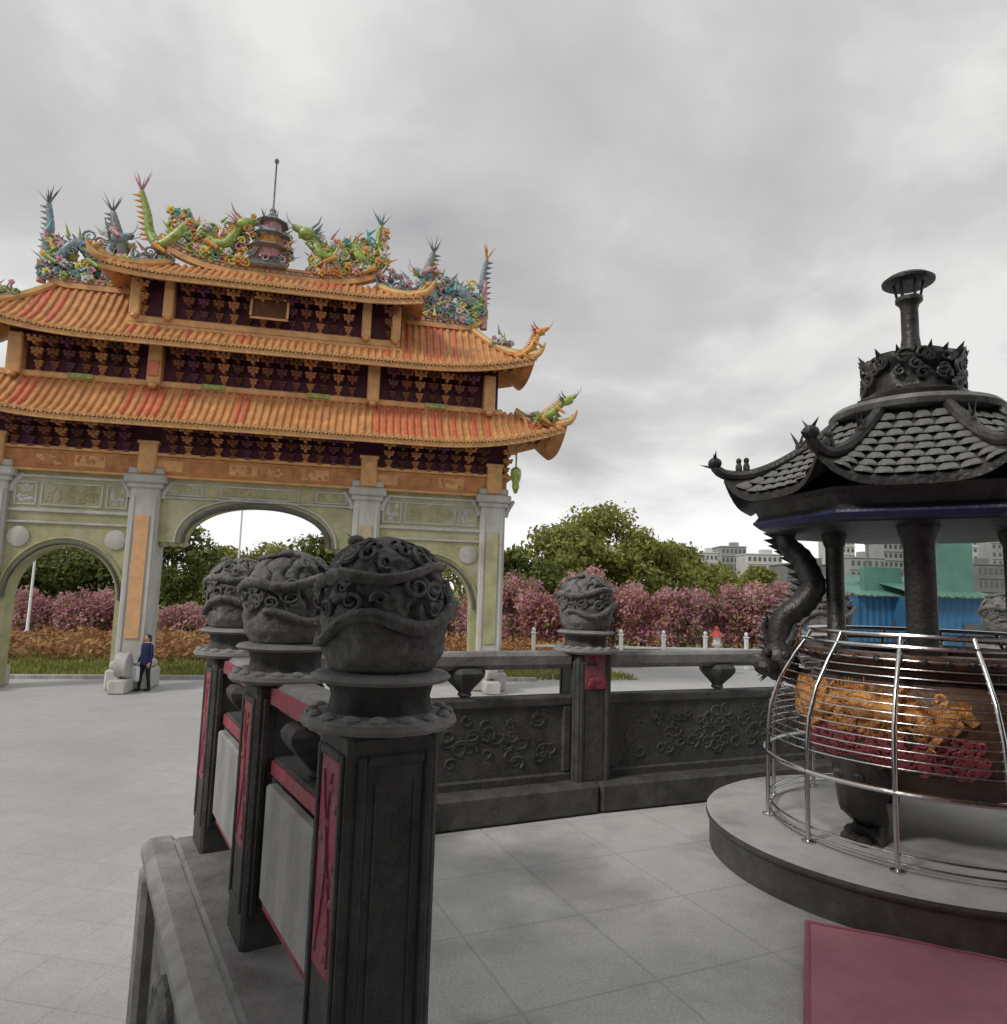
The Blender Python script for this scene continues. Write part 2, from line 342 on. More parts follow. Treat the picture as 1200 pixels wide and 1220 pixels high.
m = MB(); m.sweep(lambda x: [(x, 6.3, 5.05), (x, 6.3, 5.25), (x, -1.5, 9.0), (x, -9, 5.3), (x, -9, 5.1), (x, -1.5, 8.7)], (-14, 14)); m.build('roof', 'temple_dark', th_)
m = MB(); m.box((0, 3.6, 5.35), (23, .4, .4), b=.03); m.build('beam', 'temple_wall', th_)

# ---------------------------------------------------------------- balustrade posts
def knob_meshes(seed):
    random.seed(seed)
    prof = [(.13, 1.245), (.165, 1.265), (.19, 1.31), (.199, 1.37), (.202, 1.43), (.199, 1.49), (.188, 1.54), (.165, 1.59), (.13, 1.625), (.085, 1.652), (.04, 1.668), (.0001, 1.672)]
    P = []                                                           # resample finely
    for i in range(len(prof)-1):
        for k in range(6): P.append((lerp(prof[i][0], prof[i+1][0], k/6), lerp(prof[i][1], prof[i+1][1], k/6)))
    P.append(prof[-1]); off = Vector((seed*3.1, 0, 0))
    def fn(a, i, z):
        r = P[i][0]
        if r < .01: return 0
        p = Vector((r*math.cos(a), r*math.sin(a), z))
        n1 = noise.noise(p*11+off); n2 = noise.noise(p*26+off*2); top = min(1, max(0, (z-1.33)/.12))
        return (-.034*max(0, .42-abs(n1)*2.6)*1.6 - .014*abs(n2) - .008*abs(noise.noise(p*60+off)))*(.25+.75*top)
    a = MB(); a.lathe(P, 128, fn=fn)
    b = MB(); N_ = 150                                                # coiled dragon with fins and claws
    def srf(th, z, o=0):
        for i in range(len(prof)-1):
            if prof[i][1] <= z <= prof[i+1][1]: r = lerp(prof[i][0], prof[i+1][0], (z-prof[i][1])/(prof[i+1][1]-prof[i][1])); break
        else: r = .02
        return Vector(((r+o)*math.cos(th), (r+o)*math.sin(th), z))
    pts = []; rad = []
    for i in range(N_):
        t = i/(N_-1); th = seed+t*2*PI*2.05; z = 1.36+.285*t**.9+.035*math.sin(th*3.3)*(1-t)
        z = min(z, 1.645); pts.append(srf(th, z, .004)+Vector((0, 0, .004 if z > 1.6 else 0))); rad.append((.010+.016*math.sin(PI*min(1, t*1.25+.08)))*(1+.10*(i % 3 == 0)))
    b.tube(pts, rad, 7)
    for i in range(4, N_-6, 4):
        t_ = (pts[i+1]-pts[i-1]).normalized(); o = Vector((pts[i].x, pts[i].y, (pts[i].z-1.44)*.9)).normalized()
        b.spike(pts[i]+o*rad[i]*.5, pts[i]+o*(rad[i]+.016)+t_*.006, .009, t_)
    hd = pts[-1]; b.ell(hd+Vector((0, 0, .002)), (.036, .028, .02)); b.spike(hd, hd+Vector((.04, .02, .03)), .012); b.spike(hd, hd+Vector((.04, -.02, .03)), .012)
    for k in range(58):                                               # cloud scrolls
        th = random.uniform(0, 2*PI); z = random.uniform(1.42, 1.64); rr = random.uniform(.022, .045); sp = []
        ex = Vector((-math.sin(th), math.cos(th), 0)); dr = random.choice((-1, 1)); p0 = random.uniform(0, 6)
        for j in range(16):
            a_ = p0+dr*j*.62; ru = rr*(1-j/19); zz = min(1.66, max(1.30, z+ru*math.sin(a_)*.9)); sp.append(srf(th+ru*math.cos(a_)/.18, zz, .004))
        b.tube(sp, [.009*(1-j/22) for j in range(16)], 5)
    return a.mesh('knob', 'granite_carved', True, ang=60), b.mesh('dragon_relief', 'granite_carved', True, ang=60)
KN = [knob_meshes(1.0), knob_meshes(2.3)]
def mk(fn, mats, smooth=False, **k):
    m = MB(); fn(m); return m.mesh('m', mats, smooth, **k)
def _shaft(m):
    m.box((0, 0, .545), (.33, .33, 1.09), b=.018)
    for sx, sy in ((1, 0), (-1, 0), (0, 1), (0, -1)):                 # raised border round a sunk panel on every face
        for t in (-.118, .118): m.box((sx*.168+(t if sy else 0), sy*.168+(t if sx else 0), .60), ((.016 if sx else .03), (.016 if sy else .03), .86), b=.006)
        for z in (.185, 1.015): m.box((sx*.168, sy*.168, z), ((.0155 if sx else .206), (.0155 if sy else .206), .03), b=.006)
    m.v = [(x*.87, y*.87, z) for x, y, z in m.v]
ME_SHAFT = mk(_shaft, 'granite_dark')
def _collar(m):
    m.lathe([(.19, 1.085), (.222, 1.092), (.232, 1.105), (.228, 1.122), (.20, 1.132), (.17, 1.136)], 48, fn=lambda a, i, z: .008*abs(math.sin(a*8)) if 0 < i < 4 else 0)
    for k in range(16):
        a = 2*PI*k/16; m.ell((.205*math.cos(a), .205*math.sin(a), 1.128), (.024, .03, .018), 8, 5, Matrix.Rotation(a, 4, 'Z'))
ME_COLLAR = mk(_collar, 'granite_mid', True, ang=35)
def _neck(m):
    m.lathe([(.165, 1.13), (.155, 1.15), (.15, 1.18), (.158, 1.21), (.175, 1.226)], 40, fn=lambda a, i, z: .004*math.sin(a*12))
ME_NECK = mk(_neck, 'granite_dark', True)
def _ring(m): m.lathe([(.17, 1.222), (.205, 1.226), (.216, 1.237), (.205, 1.249), (.16, 1.256)], 48)
ME_RING = mk(_ring, 'granite_mid', True, ang=35)
def _redp(m):                                                          # sunk red panel with low carved stalks and blossoms
    m.box((0, 0, .70), (.176, .012, .60), b=.003)
    random.seed(5)
    for s_ in (-1, 1):
        pts = [(s_*.03+.03*math.sin(t*5+s_), -.005, .44+.52*t) for t in [i/14 for i in range(15)]]; m.tube(pts, .007, 5)
    for k in range(10):
        x, z = random.uniform(-.065, .065), .45+.052*k; m.ell((x, -.005, z), (.022, .007, .016), 8, 4)
ME_REDP = mk(_redp, 'red_paint', True)
def _darkp(m):
    m.box((0, 0, .60), (.176, .010, .80), b=.003)
    for t in (-.06, .06): m.box((t, -.004, .60), (.008, .008, .70), b=.002)
ME_DARKP = mk(_darkp, 'granite_dark')
ang_in = lambda n: math.atan2(n.y, n.x)+PI/2
def post(parent, p, rz, kn, red=()):
    """red: which local faces (0..3, face k looks along -y turned by k*90) carry paint"""
    o = link('post', ME_SHAFT, parent, p, rz)
    link('collar', ME_COLLAR, o); link('neck', ME_NECK, o); link('ring', ME_RING, o)
    link('knob', kn[0], o); link('dragon_relief', kn[1], o, rz=rz*3)
    for k in range(4):
        c = Matrix.Rotation(k*PI/2, 4, 'Z') @ Vector((0, -.1392, 0))
        link('red_panel' if k in red else 'sunk_panel', ME_REDP if k in red else ME_DARKP, o, c, k*PI/2)
    return o
def vase_mesh():
    m = MB(); m.lathe([(.035, 0), (.05, .012), (.042, .03), (.06, .06), (.105, .10), (.135, .135), (.14, .165), (.12, .19), (.09, .195)], 24, fn=lambda a, i, z: (.012*math.cos(a*6) if i > 2 else 0))
    return m.mesh('vase', 'granite_dark', True)
ME_VASE = vase_mesh()
def span(parent, A, B, vases, face_red=False, out_n=None):
    d = (B-A); ln = d.length; u = d.normalized(); rz = math.atan2(u.y, u.x); mid = (A+B)/2; w = ln-.287
    m = MB(); m.box((0, 0, 1.045), (w, .17, .11), b=.025); m.box((0, 0, .995), (w-.004, .12, .03), b=.008); m.build('rail', 'granite_mid', parent, loc=mid, rz=rz)
    for f in vases:
        p = A+u*(.1435+f*w); link('vase', ME_VASE, parent, (p.x, p.y, .80), rz)
    m = MB(); m.box((0, 0, .485), (w, .10, .60), b=.008); pn = m.build('panel', 'granite_dark', parent, loc=mid, rz=rz)
    m = MB()
    for z in (.225, .755): m.box((0, 0, z), (w-.002, .136, .07), b=.012)
    for x in (-w/2+.04, w/2-.04): m.box((x, 0, .49), (.07, .134, .462), b=.012)
    m.build('panel_frame', 'granite_dark', pn)
    random.seed(int(ln*1000)); m = MB()                                # low relief of scrolls on both sides
    for sd_ in (-1, 1):
        for k in range(int(34*w)):
            x0 = random.uniform(-w/2+.16, w/2-.16); z0 = random.uniform(.34, .65); rr = random.uniform(.035, .085); p0 = random.uniform(0, 6)
            pts = [(x0+rr*(1-j/15)*math.cos(p0+j*.7), sd_*.047, z0+rr*(1-j/15)*.8*math.sin(p0+j*.7)) for j in range(13)]; m.tube(pts, [.014*(1-j/20) for j in range(13)], 5)
    stuff(m.build('relief', 'granite_dark', pn, smooth=True))
    if out_n is not None:                                              # painted strips and a pale inset on the outer face
        sg = 1 if Vector((-u.y, u.x, 0)).dot(out_n) > 0 else -1
        m = MB(); m.box((0, sg*.085, .49), (w-.20, .05, .44), b=.01); m.build('inset', 'granite_light', pn)
        for z, h in ((.755, .055), (.225, .05)):
            m = MB(); m.box((0, sg*.071, z), (w-.06, .012, h), b=.003); m.build('painted_strip', 'red_paint', pn)
        m = MB(); m.box((0, sg*.088, 1.045), (w-.02, .012, .07), b=.003); m.build('painted_strip', 'red_paint', pn)
    return pn
def plinth(parent, A, B, ext0=.2, ext1=.2, wid=.44, h=.13, mm='granite_dark'):
    u = (B-A).normalized(); a = A-u*ext0; b = B+u*ext1; mid = (a+b)/2; rz = math.atan2(u.y, u.x)
    m = MB(); m.box((0, 0, h/2+.002), ((b-a).length, wid, h), b=.02); m.build('plinth', mm, parent, loc=mid, rz=rz)
rA = math.atan2(dA.y, dA.x)-PI/2
bal = empty('stone_balustrade', P1); tag(bal, 'dark granite balustrade of three carved knob posts with red painted outer faces beside the steps', 'balustrade')
def loc_(p): return p-bal.location
for i, p in enumerate((P1, P2, P3)): post(bal, loc_(p), rA, KN[i % 2], red=(3,))
span(bal, loc_(P1), loc_(P2), (.5,), out_n=nA); span(bal, loc_(P2), loc_(P3), (.5,), out_n=nA)
plinth(bal, loc_(P1), loc_(P3), .22, .20, wid=.46, h=.03, mm='granite_mid')
# bastion wall below the balustrade : moulded cap, corner pilaster, carved drums
m = MB(); mid = (edge0+corner)/2; rzA = math.atan2(dA.y, dA.x); ln = (corner-edge0).length
bw = empty('bastion_wall', (mid.x, mid.y, PZ), rzA); tag(bw, 'grey granite wall of the raised terrace below the carved posts, with moulded cap', 'wall')
m.box((.04, .03, 1.59), (ln+.16, .20, .13), b=.045); m.build('cap', 'granite_light', bw)
m = MB(); m.box((.02, .02, .82), (ln-.02, .06, 1.38), b=.01); m.build('wall_face', 'granite_mid', bw)
m = MB(); m.box((ln/2-.03, .05, .78), (.26, .16, 1.47), b=.03); m.build('pilaster', 'granite_mid', bw)
m = MB(); m.box((0, .06, .10), (ln-.32, .14, .2), b=.03); m.build('base', 'granite_mid', bw)
for i in range(3):
    x = -ln/2+.42+i*.72; m = MB()
    m.lathe([(.30, 0), (.30, .03), (.26, .055), (.22, .04), (.20, .045), (.12, .07), (.0001, .085)], 40, c=(x, .05, 1.02), axis=(0, 1, 0), fn=lambda a, j, z: .015*math.sin(a*9) if 1 < j < 5 else 0)
    random.seed(i)
    for k in range(14):
        a0 = random.uniform(0, 6.28); r0 = random.uniform(.05, .22); pts = [(x+r0*math.cos(a0)+.05*(1-j/12)*math.cos(j*.7), .11, 1.02+r0*math.sin(a0)+.05*(1-j/12)*math.sin(j*.7)) for j in range(10)]; m.tube(pts, .012, 5)
    m.build('carved_drum', 'granite_carved', bw, smooth=True)
bal = empty('stone_balustrade', P4); tag(bal, 'dark granite balustrade with solid carved panels between the steps and the incense burner', 'balustrade')
rB = math.atan2(dC.y, dC.x)
post(bal, loc_(P4), rB, KN[1], red=()); post(bal, loc_(P6), rB, KN[0]); post(bal, loc_(P7), rB, KN[1])
m = MB(); m.box((0, -.1445, .965), (.175, .014, .25), b=.003)
for k in range(7): m.ell((random.uniform(-.06, .06), -.152, random.uniform(.87, 1.06)), (.03, .008, .025), 8, 4)
m.build('painted_panel', 'red_paint', [o for o in bal.children if o.name.startswith('post')][0])
span(bal, loc_(P3), loc_(P4), (.62, .24)); span(bal, loc_(P4), loc_(P6), (.5,)); span(bal, loc_(P6), loc_(P7), (.5,))
plinth(bal, loc_(P3), loc_(P4), -.19, .0, .44, .2); plinth(bal, loc_(P4), loc_(P7), -.02, .2, .44, .2)
# strip of small rubble and the black cable on the floor
m = MB(); pts = [P1+Vector((.12+.03*math.sin(i*.9)+.05*i, -.20-.012*i*i*.3, .012)) for i in range(14)]; m.tube(pts, .011, 6)
tag(m.build('cable', 'black_rubber', smooth=True), 'thin black cable lying on the terrace floor beside the nearest carved post', 'cable')
# red mat in front of the burner
def mat_z(x, y): return .012+.008*noise.noise(Vector((x*2.2, y*2.2, 1)))+.004*noise.noise(Vector((x*7, y*7, 4)))
m = MB(); nx, ny = 60, 42
m.grid([[(lerp(-1, 1, i/nx)+.006*noise.noise(Vector((j*.3, 0, 0))), lerp(-.7, .7, j/ny), mat_z(lerp(-1, 1, i/nx), lerp(-.7, .7, j/ny))) for j in range(ny+1)] for i in range(nx+1)])
fm = m.build('floor_mat', 'mat_red', loc=(2.12, 2.40, 0), rz=R(-24), smooth=True, recalc=False); tag(fm, 'dull red floor mat lying in front of the round burner platform', 'mat')
for c0, c1 in (((-1, -.7), (-1, .7)), ((1, -.7), (1, .7)), ((-1, -.7), (1, -.7)), ((-1, .7), (1, .7))):
    m = MB(); m.tube([(lerp(c0[0], c1[0], i/40), lerp(c0[1], c1[1], i/40), mat_z(lerp(c0[0], c1[0], i/40), lerp(c0[1], c1[1], i/40))) for i in range(41)], .013, 6, flat=.7); m.build('hem', 'mat_edge', fm, True)

# ---------------------------------------------------------------- the gate (local x along the gate, y away from the terrace, z above the plaza)
gate = empty('memorial_gate', gp(0, 0), GA); tag(gate, 'orange roofed three-bay ceremonial gate with tiered eaves, ridge dragons and grey stone columns', 'gate')
CU, SU = 3.33, 7.5
def G(mb, name, mats, parent=None, smooth=False, **k): return mb.build(name, mats, parent or gate, smooth, **k)
for x, w in ((-SU, .84), (-CU, .86), (CU, .86), (SU, .84)):
    m = MB(); m.box((x, 0, 3.3), (w, .95, 6.0), b=.05); c = G(m, 'column', 'gate_stone_grey')
    m = MB(); m.box((x, 0, .30), (w+.34, 1.3, .6), b=.06); m.box((x, 0, .72), (w+.2, 1.15, .26), b=.08); G(m, 'pedestal', 'gate_stone_grey', c)
    m = MB(); m.box((x, -.49, 3.35), (w*.46, .05, 3.7), b=.012); G(m, 'couplet_panel', 'couplet_tan' if x == -CU else 'gate_stone_green' if abs(x) > 5 else 'gate_stone_tan', c)
    for sx in (-1, 1):
        m = MB(); m.box((x+sx*w*.36, -.485, 3.3), (.09, .05, 5.0), b=.015); G(m, 'border', 'gate_stone_grey', c)
    m = MB(); m.box((x, 0, 6.12), (w+.16, 1.1, .16), b=.03); m.box((x, 0, 6.32), (w+.34, 1.28, .26), b=.05); m.box((x, 0, 6.56), (w+.16, 1.1, .22), b=.04); G(m, 'capital', 'gate_stone_grey', c)
    for sx in (-1, 1):                                                # small carved corbels at the capital
        m = MB(); pts = [(x+sx*(w/2+.02+.30*t), -.30, 5.75+.55*t**.6) for t in [i/6 for i in range(7)]]; m.tube(pts, [.10, .10, .095, .09, .08, .07, .05], 8); G(m, 'corbel', 'gate_stone_grey', c, True)
    m = MB(); m.lathe([(.34, -.16), (.36, -.10), (.33, 0), (.36, .10), (.34, .16)], 28, c=(x, -1.0, .78), axis=(1, 0, 0)); m.box((x, -1.0, .2), (.5, .9, .4), b=.05); m.box((x, -.75, .62), (.3, .4, .6), b=.06)
    G(m, 'drum_stone', 'gate_stone_grey', c, True)
# walls with arched openings
def arch_wall(x0, x1, zf, ztop, th, name, mm, n=64):
    m = MB(); xs = [lerp(x0, x1, i/n) for i in range(n+1)]
    for ys in (-th/2, th/2):
        m.grid([[(x, ys, zf(x)), (x, ys, lerp(zf(x), ztop, .5)), (x, ys, ztop)] for x in xs])
    m.grid([[(x, -th/2, zf(x)), (x, th/2, zf(x))] for x in xs])
    return G(m, name, mm, recalc=False)
def z_mid(x):
    a = abs(x)
    return 4.42 if a > 2.16 else 4.42+1.2*math.sqrt(max(0, 1-(a/2.16)**2.2))
def z_side(xc):
    def f(x):
        a = abs(x-xc); return 0.02 if a > 1.47 else 2.62+1.56*math.sqrt(max(0, 1-(a/1.47)**2))
    return f
wm = arch_wall(-CU+.40, CU-.40, z_mid, 6.4, .62, 'arch_wall', 'gate_stone_green', 96)
arch_w = [wm]
for sg in (-1, 1):
    f = z_side(sg*5.4); arch_w.append(arch_wall(sg*5.4-1.72, sg*5.4+1.72, f, 6.4, .58, 'arch_wall', 'gate_stone_green', 120))
# arch mouldings
def moulding(f, xc, hw, zs, H, wall, y, mm, r=.07, p=2.0, grow=.09):
    pts = []
    for i in range(49):
        a = PI*i/48; ca, sa = math.cos(a), math.sin(a)
        pts.append((xc-(hw+grow)*math.copysign(abs(ca)**(2/p), ca), y, zs+(H+grow)*abs(sa)**(2/p)))
    m = MB(); m.tube(pts, r, 8, flat=.8); G(m, 'arch_moulding', mm, wall, True)
moulding(None, 0, 2.16, 4.42, 1.2, wm, -.33, 'gate_stone_dark', .11, 2.2, .04)
moulding(None, 0, 2.16, 4.42, 1.2, wm, -.33, 'gate_stone_grey', .05, 2.2, .26)
for sg, wl in ((-1, arch_w[1]), (1, arch_w[2])):
    moulding(None, sg*5.4, 1.47, 2.62, 1.56, wl, -.31, 'gate_stone_dark', .06); moulding(None, sg*5.4, 1.47, 2.62, 1.56, wl, -.31, 'gate_stone_green', .05, 2.0, .24)
# cut corner brackets of the middle opening (small scrolls), string courses and carved panels on the walls
for sg in (-1, 1):
    m = MB()
    for k in range(3): m.ell((sg*(2.75-.26*k), 0, 4.40), (.17, .30, .12), 10, 6)
    G(m, 'scroll_bracket', 'gate_stone_green', wm, True)
def frame_panel(x, z, w, h, y, wall, inner):
    m = MB(); b = .055
    for zz in (z-h/2+b/2, z+h/2-b/2): m.box((x, y, zz), (w, .05, b), b=.012)
    for xx in (x-w/2+b/2, x+w/2-b/2): m.box((xx, y, z), (b, .048, h-2*b), b=.012)
    pf = G(m, 'panel_frame', 'gate_stone_grey', wall)
    m = MB(); random.seed(int(abs(x*100)+z*10)); n = int(10+w*h*22)
    for k in range(n):
        px, pz = x+random.uniform(-.5, .5)*(w-.25), z+random.uniform(-.5, .5)*(h-.22)
        m.ell((px, y+.012, pz), (random.uniform(.04, .11), .035, random.uniform(.03, .08)), 7, 4, Matrix.Rotation(random.uniform(0, 3), 4, 'Y'))
    stuff(G(m, 'carved_panel', inner, wall, True))
for sg in (-1, 1):
    wl = arch_w[1 if sg < 0 else 2]
    for x, w in ((sg*5.4, 1.7), (sg*5.4-1.25, .62), (sg*5.4+1.25, .62)): frame_panel(x, 5.72, w, .72, -.30, wl, 'gate_stone_green' if abs(w) > 1 else 'gate_stone_grey')
    for z, hh in ((5.22, .10), (4.86, .07), (6.24, .08)):
        m = MB(); m.box((sg*5.4, -.315, z), (3.38, .07, hh), b=.015); G(m, 'string_course', 'gate_stone_grey', wl)
    for k in (-1, 1):
        m = MB(); m.lathe([(.30, 0), (.30, .04), (.2, .07), (.0001, .09)], 24, c=(sg*5.4+k*1.32, -.29, 4.42), axis=(0, -1, 0)); G(m, 'medallion', 'gate_stone_grey', wl, True)
for x, w in ((-2.2, 1.0), (0, 2.4), (2.2, 1.0)): frame_panel(x, 6.06, w, .40, -.32, wm, 'gate_stone_green')
m = MB(); m.box((0, -.335, 5.80), (5.84, .07, .06), b=.015); G(m, 'string_course', 'gate_stone_grey', wm)
# the painted main beam with cartouches
m = MB(); m.box((0, 0, 6.73), (15.9, .86, .66), b=.03); bm_ = G(m, 'main_beam', 'orange_beam')
m = MB(); m.box((0, -.02, 7.10), (16.3, 1.0, .10), b=.02); m.box((0, -.02, 6.43), (15.7, .95, .08), b=.02); G(m, 'beam_moulding', 'gold_trim', bm_)
for i in range(14):
    x = -7.15+i*1.1
    if min(abs(abs(x)-CU), abs(abs(x)-SU)) < .35: continue
    m = MB(); m.box((x, -.435, 6.76), (.86, .03, .36), b=.012); cp = G(m, 'cartouche', ('gold_trim', 'orange_beam')[i % 2], bm_)
    m = MB(); random.seed(i)
    for k in range(9): m.ell((x+random.uniform(-.34, .34), -.452, 6.76+random.uniform(-.12, .12)), (.07, .02, .05), 7, 4, Matrix.Rotation(random.uniform(0, 3), 4, 'Y'))
    stuff(G(m, 'cartouche_carving', ('orange_beam', 'gold_trim', 'orange_beam')[i % 3], bm_, True))
for x in (-SU, -CU, CU, SU):
    m = MB(); m.box((x, -.06, 6.95), (.52, 1.1, .95), b=.04); m.box((x, -.06, 7.45), (.62, 1.14, .10), b=.02); G(m, 'beam_block', 'gold_trim', bm_)

# ---- bracket sets
def bracket_mesh(h, proj, w=.40):
    m = MB(); lv = 3; dz = h/lv
    for k in range(lv):
        z = dz*(k+.5); y = -proj*(k/(lv-1)) if lv > 1 else 0; ww = w*(.45+.27*k)
        m.box((0, y, z+dz*.10), (ww, .10, dz*.36), b=.015)
        m.box((0, y/2+.06, z-dz*.12), (.09, abs(y)+.26, dz*.42), b=.015)
        for t in (-1, 0, 1): m.box((t*ww*.42, y, z+dz*.40), (.11, .13, dz*.24), b=.02)
        m.spike((0, y-.10, z-dz*.05), (0, y-.24, z-dz*.32), .05, (0, 0, 1))
    m.box((0, .02, -.02), (.20, .2, .12), b=.03)
    return m
BRK = {}
def brackets(x0, x1, z, h, proj, y, skip, step=.44, parent=None):
    key = (h, proj)
    if key not in BRK: BRK[key] = [bracket_mesh(h, proj).mesh('bracket', q) for q in ('orange_beam', 'brown_mid', 'brown_dark', 'purple_lacquer')]
    n = round((x1-x0)/step); i = 0
    for k in range(n+1):
        x = lerp(x0, x1, k/n)
        if any(abs(x-s_) < .38 for s_ in skip): continue
        o = link('bracket', BRK[key][(0, 1, 3, 1, 0, 2)[i % 6]], gate, (x, y, z)); i += 1
        if skip is not None and k < n:
            pass
def core(x, z0, z1, d, mm, name='bracket_board'):
    m = MB(); m.box((0, 0, (z0+z1)/2), (2*x, d, z1-z0), b=.02); return G(m, name, mm)
core(7.95, 7.16, 8.25, .80, 'maroon'); brackets(-7.9, 7.9, 7.17, .74, .55, -.46, (-SU, -CU, CU, SU))
core(7.55, 8.9, 10.85, .78, 'maroon'); brackets(-7.5, 7.5, 9.42, .98, .42, -.45, (-CU, CU, -7.2, 7.2))
core(3.95, 10.7, 12.75, 1.5, 'maroon'); brackets(-3.75, 3.75, 11.34, .98, .42, -.80, (-3.0, 3.0))
for zz, hl, ln, yy in ((9.31, .20, 7.7, -.46), (11.20, .24, 4.1, -.82), (11.00, .14, 4.2, -.88)):
    m = MB(); m.box((0, yy, zz), (2*ln, .22, hl), b=.03); G(m, 'sill_beam', 'gold_trim')
for x in (-7.2, -CU, CU, 7.2):
    m = MB(); m.box((x, -.55, 9.87), (.40, .42, 1.28), b=.04); m.lathe([(.05, -.14), (.13, -.08), (.12, .0), (.06, .05)], 12, c=(x, -.74, 9.24)); G(m, 'hanging_post', 'gold_trim', smooth=False)
for x in (-3.0, 3.0, -3.95, 3.95):
    m = MB(); m.box((x, -.90, 11.88), (.30, .36, 1.2), b=.04); m.lathe([(.05, -.12), (.11, -.07), (.10, .0), (.05, .05)], 12, c=(x, -1.02, 11.30)); G(m, 'hanging_post', 'gold_trim')
for x in (-5.4, -1.6, 1.6, 5.4):                                       # small painted plaques between the bracket sets
    m = MB(); m.box((x, -.60, 9.33), (.7, .06, .16), b=.015); G(m, 'plaque', 'orn_green')
m = MB(); m.box((-CU, -.79, 9.72), (.30, .05, .5), b=.02); G(m, 'plaque', 'red_tile')
m = MB(); m.box((0, -1.16, 11.84), (1.05, .10, .66), b=.03, rx=R(-10)); pq = G(m, 'name_board', 'brown_dark')
m = MB()
for zz in (-.33, .33): m.box((0, -1.22, 11.84+zz), (1.15, .06, .08), b=.02, rx=R(-10))
for xx in (-.55, .55): m.box((xx, -1.22, 11.84), (.08, .06, .6), b=.02, rx=R(-10))
G(m, 'board_frame', 'gold_trim', pq)

for sx in (-1, 1):                                                     # lanterns hung from the low eave corners
    m = MB(); m.tube([(sx*8.15, -.9, 8.15), (sx*8.15, -.9, 7.35)], .03, 6); m.lathe([(.05, 7.38), (.16, 7.30), (.18, 7.15), (.15, 6.95), (.10, 6.85), (.12, 6.70), (.04, 6.50), (.0001, 6.48)], 12, c=(sx*8.15, -.9, 0), fn=lambda a, i, z: .012*math.cos(a*6)); G(m, 'hanging_lantern', 'orn_green', smooth=True)
